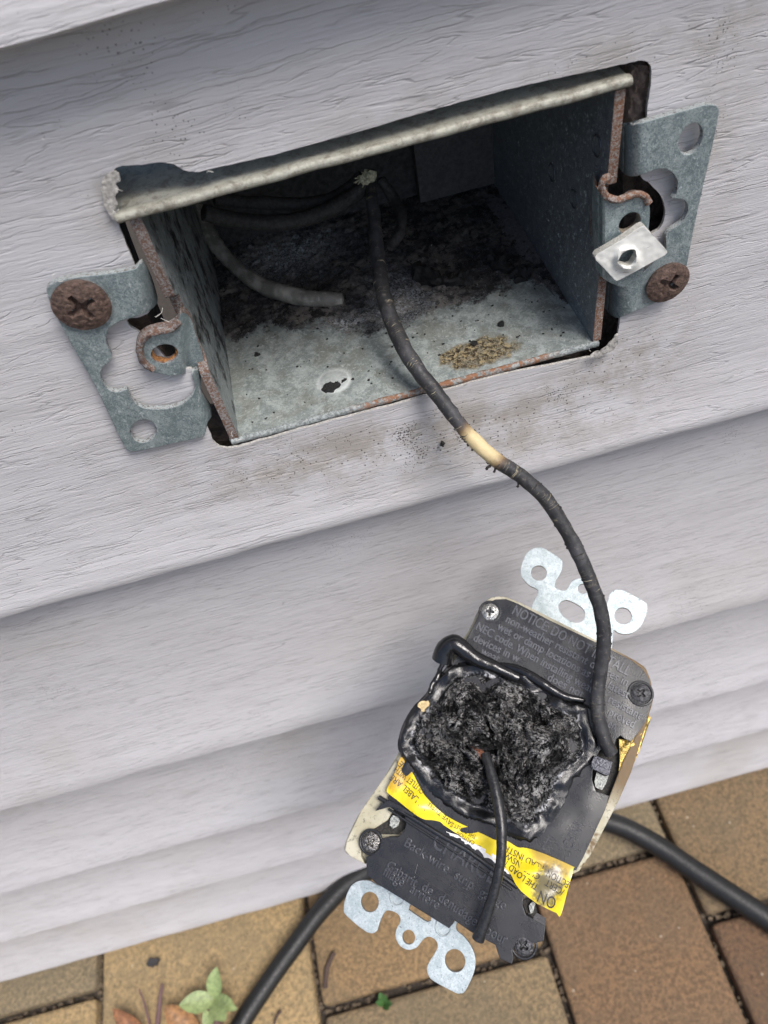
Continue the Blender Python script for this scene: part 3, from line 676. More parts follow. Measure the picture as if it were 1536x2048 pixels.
# steel mounting strap: both ends stick out from under the body
SZ = -12.5
M_strap = m_zinc('bright_zinc_strap', (.36, .43, .45), (.58, .64, .66), 0, .25, .6)
M_se = m_plain('strap_edge', (.30, .27, .23), .5, .1, 3, .4, metal=.6)
def smc(p, n=3): return cr(p, n, True)
top_o = smc(c4([(748, 190), (748, 140), (772, 78), (800, 50), (832, 40), (872, 46), (955, 100), (966, 130), (958, 170), (932, 215), (926, 245), (945, 262), (982, 266), (1003, 240), (1022, 214), (1060, 202), (1095, 208), (1125, 235), (1140, 280), (1165, 310), (1200, 335), (1214, 292), (1236, 268), (1262, 262), (1300, 272), (1398, 325), (1416, 350), (1410, 392), (1380, 458), (1340, 490), (1300, 499), (1262, 492), (1238, 478), (1232, 520), (1215, 640), (1150, 720), (900, 600), (800, 420), (806, 345), (828, 300), (838, 268), (815, 252), (785, 236)]))
slot = smc(c4([(946, 362), (950, 338), (968, 322), (992, 319), (1018, 328), (1052, 346), (1076, 366), (1086, 392), (1080, 420), (1060, 435), (1030, 437), (1000, 424), (966, 400)]))
m = dsheet([top_o, circ_l(*c4([(841, 175)])[0], 1.98, SZ), slot, circ_l(*c4([(1075, 258)])[0], 1.25, SZ), circ_l(*c4([(1287, 402)])[0], 2.05, SZ)], lambda a, b: SZ, .95, 8)
obj('strap_end', m, [M_strap, M_se], rec, local=True)
bot_o = smc(c5([(71, 935), (80, 885), (108, 825), (150, 798), (205, 798), (260, 825), (330, 800), (600, 820), (760, 960), (660, 1000), (648, 1048), (680, 1078), (720, 1128), (744, 1195), (736, 1270), (692, 1362), (668, 1374), (640, 1370), (532, 1312), (502, 1276), (500, 1230), (546, 1152), (549, 1115), (530, 1093), (500, 1084), (472, 1104), (442, 1140), (400, 1151), (360, 1132), (337, 1090), (340, 1046), (361, 1002), (346, 966), (300, 949), (276, 964), (252, 1018), (238, 1056), (190, 1061), (82, 974)]))
rect = c5([(402, 945), (410, 918), (462, 948), (518, 985), (516, 1002), (500, 1008), (482, 1000), (440, 972)])
m = dsheet([bot_o, circ_l(*c5([(204, 906)])[0], 2.15, SZ), rect, circ_l(*c5([(403, 1086)])[0], 1.5, SZ), circ_l(*c5([(640, 1206)])[0], 2.3, SZ)], lambda a, b: SZ, .95, 8)
sb = obj('strap_end', m, [M_strap, M_se], rec, local=True)
m = MB()
for u, v in ((346, 880), (580, 1035)):
    c = onL(*c5([(u, v)])[0], SZ); t = tube([c + np.array([1.75 * math.cos(a), 1.75 * math.sin(a), .02]) for a in np.linspace(0, 2 * PI, 30)], .22, 8, caps=False); m.add(t.v, t.f)
obj('strap_rivet', m, M_strap, sb, local=True)
# corner screws
M_scr = m_plain('shiny_screw', (.50, .50, .48), .30, .25, 2.2, .5, metal=.9); M_scr2 = m_plain('sooty_screw', (.10, .10, .105), .35, .3, 2.2, .7, metal=.7)
for (a, b, r, mt, lab) in ((980, 1224, 2.05, M_scr, 'bright steel corner screw'), (1281, 1387, 2.1, M_scr2, None), (742, 1684, 2.1, m_plain('tarnished_screw', (.24, .23, .22), .25, .3, 2, .6, metal=.9), None), (1047, 1889, 2.15, M_scr2, None)):
    P = onL(a, b, .1 if b < 1500 else -.6)
    o = obj('corner_screw', screw_head(P, np.array([1., 0, 0]), np.array([0, 1., 0]), np.array([0, 0, 1.]), r, dome=.75, slot=.42, a0=.5 + a, depth=.8, base=.15, ragged=.05), mt, rec, local=True, ang=60)
    if lab: tag(o, lab)
    c = onL(a, b, .0 if b < 1500 else -.5)
    m = tube([c + np.array([(r + .42) * math.cos(t), (r + .42) * math.sin(t), 0]) for t in np.linspace(0, 2 * PI, 36)], .32, 8, caps=False)
    obj('screw_recess', m, M_cover, cover, local=True)
# step ridge across the lower cover and bent rim
m = tube([onL(*q, .15) for q in cr(c5([(250, 370), (330, 420), (430, 480), (560, 560), (700, 640), (840, 740), (960, 830)]), 5)], .55, 10, .06, .8)
m2 = tube([onL(*q, .1) for q in cr(c5([(300, 430), (420, 510), (560, 600), (700, 690), (820, 770), (930, 845)]), 5)], .3, 8, .04, .8); m.add(m2.v, m2.f)
obj('cover_ridge', m, M_cover, cover, local=True)
m = dsheet([c5([(232, 440), (262, 405), (300, 385), (345, 405), (430, 455), (425, 470), (340, 425), (300, 420)])], lambda a, b: .9, 2, 6, 0); obj('cover_step', m, M_cover, cover, local=True)
# terminals in their recesses
M_br = m_plain('dull_brass', (.42, .30, .09), .35, .2, 1.5, .45, metal=.85); M_dk = m_plain('dark_recess', (.025, .024, .022), .7, .3, 1.5, .5); M_tm = m_plain('terminal_steel', (.33, .34, .32), .4, .3, 1.8, .5, metal=.7)
m = MB().add(*(lambda t: (t.v, t.f))(dsheet([c5([(225, 440), (290, 390), (400, 450), (392, 520), (350, 560), (250, 560), (200, 530)])], lambda a, b: -2.6, .5, 9, 0)))
obj('terminal_recess', m, M_dk, rec, local=True)
m = dsheet([c5([(308, 480), (322, 462), (348, 470), (358, 492), (345, 520), (322, 530), (306, 515)])], lambda a, b: -1.2, 1.5, 7, 0); obj('terminal_screw', m, M_tm, rec, local=True)
m = dsheet([c5([(242, 395), (268, 372), (290, 392), (270, 425), (246, 430)])], lambda a, b: -1.6, .8, 7, 0); obj('terminal_clamp', m, M_tm, rec, local=True)
m = dsheet([c5([(985, 905), (1010, 885), (1052, 915), (1060, 960), (1040, 985), (1000, 950)])], lambda a, b: -2.4, .8, 7, 0); obj('terminal_recess', m, M_dk, rec, local=True)
m = dsheet([c5([(1018, 925), (1036, 905), (1052, 915), (1040, 960), (1026, 966)])], lambda a, b: -1.4, .8, 7, 0); obj('terminal_screw', m, M_tm, rec, local=True)
m = dsheet([[(1186, 1495), (1240, 1470), (1262, 1490), (1240, 1560), (1215, 1595), (1185, 1580), (1178, 1540)]], lambda a, b: -2.8, .8, 9, 0); obj('terminal_recess', m, M_dk, rec, local=True)
m = dsheet([c7([(1345, 905), (1350, 870), (1366, 838), (1486, 880), (1480, 905), (1465, 965), (1448, 975), (1348, 925)])], lambda a, b: 1.2, 2.2, 7, 0); obj('terminal_clip', m, m_plain('sooty_clip', (.06, .062, .075), .22, .12, 1.4, .4, metal=.5, bevel=.3), rec, local=True)
m = dsheet([c7([(1380, 950), (1440, 980), (1462, 970), (1440, 1030), (1415, 1070), (1372, 1050), (1366, 1010)])], lambda a, b: -.6, 1.6, 7, 0); obj('terminal_clamp', m, M_tm, rec, local=True)
m = dsheet([c7([(1300, 1015), (1345, 1000), (1358, 1030), (1340, 1065), (1300, 1050)])], lambda a, b: -.9, 1, 7, 0); obj('terminal_screw', m, m_plain('pale_steel_screw', (.40, .38, .28), .5, .3, 2, .5, metal=.4), rec, local=True)
m = dsheet([[(1238, 1478), (1262, 1482), (1288, 1455), (1298, 1430), (1302, 1436), (1280, 1500), (1262, 1540), (1248, 1570), (1236, 1560), (1240, 1520)]], lambda a, b: -1.2 + .5 * mn.noise(Vector((a * .05, b * .05, 0))), 1, 7, 0); obj('brass_terminal', m, M_br, rec, local=True)

# moulded lettering
m = MB()
def T4(body, u0, v0, u1, v1, size, h=0.0, **k): text_on(body, (930 + u0 / 3.84, 1180 + v0 / 3.84), (930 + u1 / 3.84, 1180 + v1 / 3.84), size, h, m, **k)
ch = lambda a, b: cov_h(a, b)
T4('NOTICE: DO NOT INSTALL', 358, 183, 1250, 662, 3.35, ch)
T4('non-weather resistant devices in', 307, 246, 1238, 742, 2.75, ch)
T4('wet or damp locations as per latest', 240, 300, 1250, 838, 2.75, ch)
T4('NEC code. When installing weather resistant', 78, 300, 1345, 1000, 2.75, ch)
T4('devices in w', 58, 388, 408, 560, 2.75, ch); T4('proved', 1098, 962, 1290, 1062, 2.75, ch)
T4('weat', 112, 490, 250, 560, 2.75, ch); T4('does not', 625, 690, 900, 830, 2.6, ch); T4('en,', 1090, 1050, 1156, 1086, 2.75, ch)
def T5(body, u0, v0, u1, v1, size, h=0.0, **k): text_on(body, (660 + u0 / 2.56, 1450 + v0 / 2.56), (660 + u1 / 2.56, 1450 + v1 / 2.56), size, h, m, **k)
obj('moulded_lettering', m, m_plain('black_letters', (.085, .088, .10), .24, .02, 3, .2, spec=.7), cover, ang=30, local=True); m = MB()
T5('CHINA', 1240, 642, 1300, 512, 3.2, .05)
T5('L', 1080, 632, 1100, 648, 4.6, .05)
def T3(body, u0, v0, u1, v1, size, h=.05, **k): text_on(body, (700 + u0 / 3.84, 1580 + v0 / 3.84), (700 + u1 / 3.84, 1580 + v1 / 3.84), size, h, m, **k)
T3('CHARGE', 622, 430, 1095, 730, 5.2)
T3('Back-wire', 412, 425, 745, 640, 2.9); T3('strip', 795, 675, 935, 765, 2.9); T3('gauge', 982, 805, 1185, 925, 2.9)
T3('Gabarit', 272, 600, 502, 748, 2.9); T3('de', 545, 765, 622, 812, 2.9); T3('denudage', 672, 845, 960, 1045, 2.9)
T3('filage', 246, 645, 402, 745, 2.9); T3('arriere', 452, 780, 672, 920, 2.9); T3('pour', 1035, 1102, 1195, 1190, 3.0)
obj('moulded_lettering', m, m_plain('darker_letters', (.045, .047, .054), .24, .02, 3, .2, spec=.6), cover, ang=30, local=True)
m = MB()
for q in (c5b([(520, 565), (1020, 830), (970, 945), (500, 640), (520, 565)]), c5b([(535, 600), (1000, 868)]), c5([(1232, 650), (1200, 640), (1262, 470), (1320, 490)])):
    for a, b in zip(q[:-1], q[1:]):
        t = tube([onL(*a, .04), onL(*b, .04)], .09, 6); m.add(t.v, t.f)
obj('moulded_outline', m, m_plain('black_rib', (.026, .027, .03), .3, .03, 3, .2), cover, local=True)

# yellow warning sticker, lifted and curling
st = rnd_loop(c5([(362, 165), (385, 190), (430, 258), (470, 338), (520, 400), (600, 468), (700, 520), (790, 562), (850, 590), (900, 590), (960, 625), (1005, 630), (1100, 660), (1240, 724), (1249, 732), (1230, 800), (1182, 972), (1158, 962), (1100, 935), (1040, 900), (978, 850), (942, 800), (926, 765), (880, 718), (800, 655), (700, 590), (600, 525), (562, 496), (520, 487), (470, 480), (400, 432), (340, 382), (291, 342), (305, 300), (335, 235)]), .25, 3, 4)
def stk(a, b):
    h = .45 + 1.5 * math.exp(-((a - 835) / 34) ** 2 - ((b - 1612) / 26) ** 2)
    h += 1.7 * math.exp(-((a - 1060) / 34) ** 2 - ((b - 1752) / 26) ** 2) + .9 * math.exp(-((a - 1095) / 30) ** 2 - ((b - 1700) / 16) ** 2)
    h += .35 * mn.noise(Vector((a * .035, b * .035, 4))) + .22 * math.sin((a * .45 + b * .9) * .16) * math.exp(-((a - 930) / 70) ** 2)
    h += .5 * mn.noise(Vector((a * .012 - b * .03, b * .02, 9))) + max(0, (b - 1780) / 60) * 1.2
    return h
N = NT('yellow_sticker'); x_ = N.xyz(); f = N.noise(.5, 4, .6)
sl = onL(*c6, 0) if False else onL(*crop(950, 1580, 6.144, [(900, 1160)])[0], 0)
def blob(N, cx, cy, rx, ry, amp=.6, sc=.9):
    a = N.math('POWER', N.math('DIVIDE', N.math('SUBTRACT', N.xyz()[0], float(cx)), rx), 2); b = N.math('POWER', N.math('DIVIDE', N.math('SUBTRACT', N.xyz()[1], float(cy)), ry), 2)
    d = N.math('ADD', N.math('ADD', a, b), N.math('MULTIPLY', N.math('SUBTRACT', N.noise(sc, 5, .75), .5), amp * 2)); return N.ramp(d, 1.2, .3)
col = N.mix(N.ramp(f, .3, .7), (.80, .60, .012), (.86, .68, .03))
tan_ = onL(*crop(950, 1580, 6.144, [(960, 860)])[0], 0)
col = N.mix(N.math('MULTIPLY', blob(N, tan_[0], tan_[1], 5.5, 3.0), .75), col, (.42, .27, .08))
e1 = onL(815, 1555, 0); col = N.mix(N.math('MULTIPLY', blob(N, e1[0] - 2, e1[1] + 1, 3, 6), .7), col, (.35, .16, .03))
col = N.mix(N.math('MULTIPLY', blob(N, sl[0], sl[1], 3.4, 5.0, .9), .9), col, (.075, .068, .06))
N.bump(f, .15, .7); N.P(col=col, rough=.28, spec=.6)
sticker = obj('warning_sticker', dsheet([st], stk, .10, 4), [N.m, m_plain('sticker_paper', (.6, .58, .5), .8, .05)], rec, ang=60, local=True)
m = MB(); hk = lambda a, b: stk(a, b) + .06
def T6(body, u0, v0, u1, v1, size): text_on(body, (950 + u0 / 6.144, 1580 + v0 / 6.144), (950 + u1 / 6.144, 1580 + v1 / 6.144), size, hk, m, extrude=.015, bevel=.0)
T6('THE LOAD T', 790, 1165, 385, 855, 1.9); T6('CLES. NSW', 810, 1030, 395, 770, 1.75); T6('READ INSTR', 850, 925, 385, 672, 1.9)
T6('ECTION', 1165, 1125, 905, 975, 2.0); T6('/CERT', 1105, 1225, 890, 1085, 2.0); T6('ON', 1010, 1330, 810, 1225, 3.3) 
def T8(body, u0, v0, u1, v1, size): text_on(body, (700 + u0 / 5.908, 1480 + v0 / 5.908), (700 + u1 / 5.908, 1480 + v1 / 5.908), size, hk, m, extrude=.015, bevel=.0)
T8('NS LABEL ARE', 940, 775, 515, 405, 1.95); T8('OUTLET WITH', 895, 585, 560, 310, 1.95); T8('VE', 690, 330, 610, 245, 1.95); T8('SAVE THESE', 1240, 990, 960, 710, 1.6); T8('THIS OUTLET', 1500, 1125, 1250, 985, 1.3); T8('CAUTION', 1480, 1200, 1280, 1070, 1.2)
obj('sticker_print', m, m_plain('sticker_ink', (.03, .028, .03), .6, 0, 1, .1), sticker, ang=30, local=True)
tp = rnd_loop(c5([(600, 545), (680, 575), (760, 620), (830, 655), (900, 715), (925, 760), (900, 752), (860, 720), (830, 690), (790, 680), (760, 640), (735, 640), (715, 610), (690, 610), (672, 580), (640, 575), (608, 555)]), .8, 3, 3)
obj('torn_backing', dsheet([tp], lambda a, b: .35, .1, 6), [m_plain('white_paper', (.75, .74, .72), .7, .1, 1.5, .15)] * 2, sticker, local=True)

# charred and swollen middle
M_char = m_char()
co_px = cr(c7([(120, 905), (70, 835), (52, 760), (72, 660), (120, 560), (175, 490), (240, 420), (285, 350), (330, 300), (400, 230), (520, 215), (650, 215), (760, 235), (880, 262), (980, 318), (1090, 395), (1190, 455), (1300, 478), (1352, 520), (1362, 640), (1392, 760), (1372, 840), (1330, 910), (1262, 990), (1215, 1050), (1180, 1130), (1120, 1230), (1050, 1330), (985, 1400), (938, 1442), (880, 1420), (790, 1380), (700, 1330), (600, 1290), (480, 1250), (380, 1185), (290, 1110), (200, 1010)]), 5, True)
CL = np.array([onL(a, b, 0)[:2] for a, b in co_px])
def dist_in(p):
    d = CL - p; return float(np.sqrt((d * d).sum(1).min()))
cen = onL(*c7([(740, 800)])[0], 0)
def char_h(x, y):
    d = dist_in(np.array([x, y]))
    an = math.atan2(y - cen[1], x - cen[0]); wv_ = mn.noise(Vector((math.cos(an) * 1.6, math.sin(an) * 1.6, 4))); w2 = mn.noise(Vector((math.cos(an) * 3.1, math.sin(an) * 3.1, 14)))
    rim = (.75 + 1.7 * w2) * sm(d / (1.3 + .8 * wv_)) * sm((5.2 + 3.5 * wv_ - d) / (3.2 + 1.5 * wv_)) + .25 * mn.noise(Vector((x * .5, y * .5, 8))) * sm(d)
    d = d - 2.4 * w2 - .8 * mn.noise(Vector((x * .7, y * .7, 40)))
    up = 4.4 * sm((d - 3.2) / 9.0)
    v = Vector((x, y, 0)); wv = Vector((mn.noise(v * .16), mn.noise(v * .16 + Vector((9, 9, 9))), 0)) * 5
    q = v + wv
    k = sm((d - 3.0) / 1.6)
    f1 = mn.ridged_multi_fractal(Vector((q.x * .13, q.y * .19, 1)), .9, 2.1, 5, 1.0, 2.0)
    f2 = mn.fractal(Vector((q.x * .32, q.y * .5, 7)), .75, 2.2, 5)
    f3 = 1 - abs(mn.noise(Vector((q.x * .9, q.y * .45, 3)))) * 2
    rg = math.hypot(x - cen[0], y - cen[1]); sw = .35 * math.sin(rg * 1.5 + 2.5 * mn.noise(v * .15))
    th = math.atan2(y - cen[1], x - cen[0]); q3 = Vector((d * .42 + 1.2 * mn.noise(v * .22), math.cos(th) * 2.2, math.sin(th) * 2.2))
    f1 += 1.0 * (mn.ridged_multi_fractal(q3, .9, 2.1, 4, 1.0, 2.0) - 1.0)
    return max(-3, -.5 * sm(1 - d / .5)) + .25 + rim * (1 + .35 * mn.noise(v * .25)) + k * (up + .3 + 2.3 * (f1 - 1.3) + 1.9 * f2 + .7 * f3 + sw) + .06 * k * mn.fractal(v * 1.5, .8, 2, 3)
CLs = [tuple(p) for p in CL]
V, F = tri2d([CLs], .24)
ed = {}
for t in F:
    for i in range(3): ed[(int(t[i]), int(t[(i + 1) % 3]))] = 1
bd = [e for e in ed if (e[1], e[0]) not in ed]
T = [(x, y, char_h(x, y)) for x, y in V]; n = len(V); B = {}
for e in bd:
    for i in e: B.setdefault(i, n + len(B))
bv = [None] * len(B)
for i, j in B.items(): bv[j - n] = (V[i][0] * 1.0, V[i][1] * 1.0, -3.0)
m = MB().add(T + bv, [tuple(map(int, t)) for t in F] + [(e[1], e[0], B[e[0]], B[e[1]]) for e in bd])
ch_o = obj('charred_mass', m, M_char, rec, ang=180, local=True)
ash = []
for p in m.v:
    d = dist_in(np.array(p[:2])) if p[2] > -2.9 else 0
    ash.append(sm((d - 3.0) / 1.5) * (.6 + .8 * max(0, mn.noise(Vector((p[0] * .12, p[1] * .12, 5))))))
attr(ch_o, 'ash', ash)
rim_glint = []  # mask of the painted glints just inside the rim
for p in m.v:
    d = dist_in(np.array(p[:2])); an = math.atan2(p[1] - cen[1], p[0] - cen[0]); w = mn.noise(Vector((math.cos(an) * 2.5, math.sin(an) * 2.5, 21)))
    rim_glint.append(math.exp(-((d - 3.6 - 1.2 * w) / .55) ** 2) * (1 if (p[0] < -2 and p[1] < 3) or p[0] > 9 or p[1] > 14 else .2))
attr(ch_o, 'edge', rim_glint)
fl = []
for p in m.v:
    d = dist_in(np.array(p[:2])); th = math.atan2(p[1] - cen[1], p[0] - cen[0]); fl += [d, math.cos(th) * 9, math.sin(th) * 9]
a_ = ch_o.data.attributes.new('flow', 'FLOAT_VECTOR', 'POINT'); a_.data.foreach_set('vector', fl)
# glossy rolled rims of melted plastic
M_melt = m_plain('melted_gloss', (.008, .008, .009), .08, .12, .6, .2, spec=.6)
def melt(name, pts, rad, lab=None, h=1.2, rough=.25):
    hh = h if hasattr(h, '__len__') else [h] * len(pts)
    P = [np.array([*onL(a, b, z)[:2], z]) for (a, b), z in zip(c7(pts), hh)]
    o = obj(name, tube(cr(P, 7), rad, 18, rough, .5), M_melt, ch_o, local=True)
    if lab: tag(o, lab)
melt('melted_roll', [(350, 200), (372, 130), (425, 92), (480, 122), (540, 172), (620, 215), (700, 248), (780, 285), (860, 320)], lambda t: 2.6 - 1.5 * t, 'rolled lip of melted black plastic', h=[.3, 1.6, 2.4, 2.2, 1.9, 1.6, 1.3, 1.0, .6], rough=.12)
melt('melted_roll', [(690, 232), (800, 245), (900, 285), (1000, 345), (1090, 405), (1190, 450), (1300, 470)], lambda t: .5 + .7 * math.sin(PI * t), None, h=[.6, .9, 1.1, 1.1, .9, .7, .5], rough=.12)
melt('melted_strand', [(352, 200), (338, 255), (322, 310), (290, 355), (262, 420)], lambda t: .6 + .12 * math.sin(t * 14), h=[.6, .5, .6, .8, 1.0], rough=.4)
m = tube([np.array([*onL(a, b, 3.5)[:2], z]) for (a, b), z in zip(c7([(560, 790), (590, 812), (620, 832), (640, 850)]), (3.6, 5.2, 5.9, 6.0))], .75, 12, .35, 1.5)
obj('copper_strand', m, m_plain('bare_copper', (.60, .28, .18), .3, .5, 2.5, .5, metal=.9), ch_o, local=True)
m = dsheet([rnd_loop(c7([(178, 505), (205, 480), (245, 475), (262, 500), (240, 520), (225, 545), (200, 530)]), 1.0, 3, 2)], lambda a, b: 2.8, .8, 5, 0)
obj('charred_flake', m, m_plain('scorched_cream', (.55, .42, .22), .6, .3, 1.5, .35), ch_o, local=True)

# ================================================================== WIRES
def wire_mat(name, pale=None, ashy=0.0, base=(.022, .022, .024)):
    N = NT(name); f = N.noise(1.1, 6, .75, .4); tint = N.ramp(N.noise(.15, 4, .6), .45, .65)
    col = N.mix(tint, base, tuple(c * 2.4 for c in base)); col = N.mix(N.math('MULTIPLY', N.ramp(f, .56, .66), .6 + ashy), col, (.16, .14, .12) if not ashy else (.34, .33, .30))
    if pale:
        ln = N.n('ShaderNodeCombineXYZ'); N.set(ln.inputs[0], N.math('ADD', N.math('MULTIPLY', N.attr('len'), .5), N.math('MULTIPLY', N.noise(.3, 2), .9)))
        rg = N.ramp(N.math('ABSOLUTE', N.math('SUBTRACT', N.noise(1.0, 3, .7, 0, ln.outputs[0]), .5)), .007, .0)
        col = N.mix(N.math('MULTIPLY', rg, N.ramp(N.noise(.25, 3, .6), .52, .62)), col, (.38, .33, .22))
    if pale:
        pn = N.math('ADD', N.attr('pale'), N.math('MULTIPLY', N.math('SUBTRACT', N.noise(.9, 5, .75), .5), .5))
        col = N.mix(N.ramp(pn, .05, .6), col, (.20, .13, .065)); col = N.mix(N.ramp(pn, .35, 1.05), col, pale)
    N.bump(f, .13, 1); return N.P(col=col, rough=N.ramp(f, .35, .65, .38, .72))
Lt = onL(1205, 1380, 0)
bw = pathpts([(742, 345, 'Y', 46), (744, 400, 'Y', 39), (751, 460, 'Y', 33), (757, 530, 'Y', 25), (770, 600, 'Y', 16), (795, 670, 'Y', 7.5), (832, 735, 'Y', 0), (870, 783, 'Y', -4.2), (905, 830, 'Y', -8), (940, 872, None, 0), (985, 915, None, 0), (1045, 955, None, 0), (1095, 1003, None, 0), (1140, 1075, None, 0), (1178, 1155, None, 0), (1205, 1235, None, 0), (1207, 1300, None, 0),
              (1197, 1370, 'L', 5.0), (1196, 1430, 'L', 3.6), (1210, 1480, 'L', 1.6), (1222, 1505, 'L', .2)], 10)
def bwr(t): return 1.52 * (1 + .10 * math.exp(-((t - .22) / .1) ** 2) - .10 * math.exp(-((t - .42) / .03) ** 2) - .22 * sm((.16 - t) / .16))
m = tube(bw, bwr, 24, .17, .42)
o = obj('burnt_wire', m, wire_mat('burnt_black_wire', (.62, .50, .28)), None, loc=bw[-1])
tag(o, 'long black scorched wire with one pale bare patch, from the box down to the receptacle', 'wire')
c_p = [toPx(p) for p in m.v]
def pale_at(q):
    u = ((q[0] - 928) * 76 + (q[1] - 848) * 84) / (76 * 76 + 84 * 84)       # 0..1 along the bare stretch
    return sm((u + .14) / .45) * sm((1.15 - u) / .5)
attr(o, 'pale', [pale_at(q) for q in c_p])
attr(o, 'len', [(i // 24) * .7 for i in range(len(m.v))])
# ridges and flakes of burnt insulation belong to the wire
m = MB(); rr = random.Random(3)
for k in range(46):
    i = rr.choice(list(range(85, 190))); p = bw[i]; t = bw[min(i + 1, len(bw) - 1)] - bw[i - 1]; t /= np.linalg.norm(t)
    a = rr.uniform(0, 2 * PI); u = np.cross(t, [0, 0, 1]); u /= np.linalg.norm(u); w = np.cross(t, u); 
    arc = [p + (u * math.cos(a + s) + w * math.sin(a + s)) * (1.60) + t * .12 * math.sin(5 * s) for s in np.linspace(0, rr.uniform(.5, 2.2), 8)]
    q = tube(arc, lambda z: .13 * math.sin(PI * min(max(z, .05), .95)), 6, .03, 3); m.add(q.v, q.f)
obj('insulation_ridge', m, m_plain('charred_ridge', (.045, .042, .038), .7, .1, 3, .8), o)
m = MB()
for (a, b) in ((915, 852), (935, 890), (944, 898), (975, 935), (988, 942), (1035, 972), (1135, 1095), (1142, 1102)):
    D = min(bw, key=lambda p: math.hypot(toPx(p)[0] - a, toPx(p)[1] - b)); d = -((D - CAM) @ RC)[2]; p = onD(a, b, d)
    q = tube(cr([D, (D + p) / 2 + np.array([rr.uniform(-.3, .3), 0, rr.uniform(-.3, .3)]), p, p + np.array([rr.uniform(-.4, .4), 0, -.3])], 4), lambda z: .36 - .2 * z, 8, .35, 2); m.add(q.v, q.f)
obj('insulation_crumb', m, m_plain('char_crumb', (.02, .018, .017), .8, .3, 3, .6), o)

gw = pathpts([(396, 412, 'Z', -13), (412, 455, 'Z', -16), (440, 500, 'Z', -19), (480, 542, 'Z', -21.2), (530, 574, 'Z', -22.4), (590, 592, 'Z', -22.9), (640, 598, 'Z', -23), (684, 597, 'Z', -23.6)], 10)
o = obj('burnt_wire', tube(gw, lambda t: 1.85 + .15 * math.sin(t * 12) - .5 * sm((t - .9) / .1), 20, .28, .6), wire_mat('ash_grey_wire', None, .4, (.16, .153, .137)), None, loc=gw[-1])
tag(o, 'thick short wire end coated in grey ash lying in the left of the open box', 'wire')
st_ = [np.array([*onL(a, b, z)[:2], z]) for a, b, z in ((970, 1508, 6.2), (982, 1545, 7.2), (995, 1600, 8.0), (1003, 1660, 8.0), (1001, 1725, 7.6), (988, 1785, 6.6), (970, 1840, 5.2), (955, 1880, 4.2))]
# image-true: place along the rays at those heights
st_ = [L2W(onL(a, b, z)) for a, b, z in ((970, 1508, 6.0), (982, 1545, 7.2), (995, 1600, 8.2), (1003, 1660, 8.4), (1001, 1725, 7.8), (988, 1785, 6.6), (970, 1840, 5.2), (956, 1878, 4.0))]
sp_ = cr(st_, 9)
o = obj('burnt_wire', tube(sp_, lambda t: 1.05 + .10 * math.sin(t * 6) + .28 * sm((t - .55) / .45), 20, .08, .5), m_plain('stub_black', (.018, .018, .019), .32, .12, .8, .4), None, loc=sp_[0])
tag(o, 'thin loose black wire stub rising from the charred middle of the receptacle', 'wire')
# soot-covered wires crossing the back of the box
M_sw = m_plain('soot_wire', (.022, .021, .021), .7, .25, 1.0, .5)
for pts, r, lab in ((((408, 425, 'Y', 40), (470, 440, 'Y', 41), (560, 445, 'Y', 41), (640, 428, 'Y', 41), (700, 395, 'Y', 42), (738, 360, 'Y', 44)), 1.7, 'upper soot-black wire crossing the back of the box'),
                    (((430, 400, 'Y', 47), (520, 405, 'Y', 47), (610, 408, 'Y', 46), (680, 390, 'Y', 45), (725, 352, 'Y', 45)), 1.4, 'soot-black wire furthest back in the box, ending at a pale frayed tip'),
                    (((760, 360, 'Y', 44), (790, 400, 'Y', 41), (803, 430, 'Y', 36), (800, 465, 'Y', 32), (782, 490, 'Y', 30)), 1.2, 'short curled sooty wire hooked behind the long black wire')):
    p = pathpts([*pts], 8); o = obj('sooty_wire', tube(p, r, 14, .25, .5), M_sw, None, loc=p[-1]); tag(o, lab, 'wire', 'soot-covered wires in the back of the box')
    if 'frayed' in lab:
        m = MB(); P0 = onY(737, 354, 43)
        q = tube(cr([P0 + np.array([-2.2, 0, -.6]), P0, P0 + np.array([1.8, 0, .7])], 8), lambda t: .3 + 1.1 * math.sin(PI * t) ** .7, 14, .9, .8); m.add(q.v, q.f)
        for k in range(14):
            a = np.array([rr.gauss(-.9, .6), rr.gauss(0, .4), rr.gauss(-.2, .35)]); q = tube(cr([P0 + a * .3, P0 + a * 1.2, P0 + a * 2.0 + np.array([0, 0, rr.uniform(-.5, .5)])], 3), .13, 5); m.add(q.v, q.f)
        obj('frayed_tip', m, m_plain('pale_fibre', (.48, .47, .33), .85, .4, 1.5, .5), o)

P = onY(885, 889, -2.7)
m = tube(cr([P + np.array([0, 0, -.5]), P, P + np.array([.25, 0, .5])], 5), .38, 10, .5, 2); tag(obj('char_fleck', m, m_plain('char_black', (.015, .013, .012), .8), None, loc=P), 'black fleck stuck to the siding left of the pale patch of the wire', 'debris')
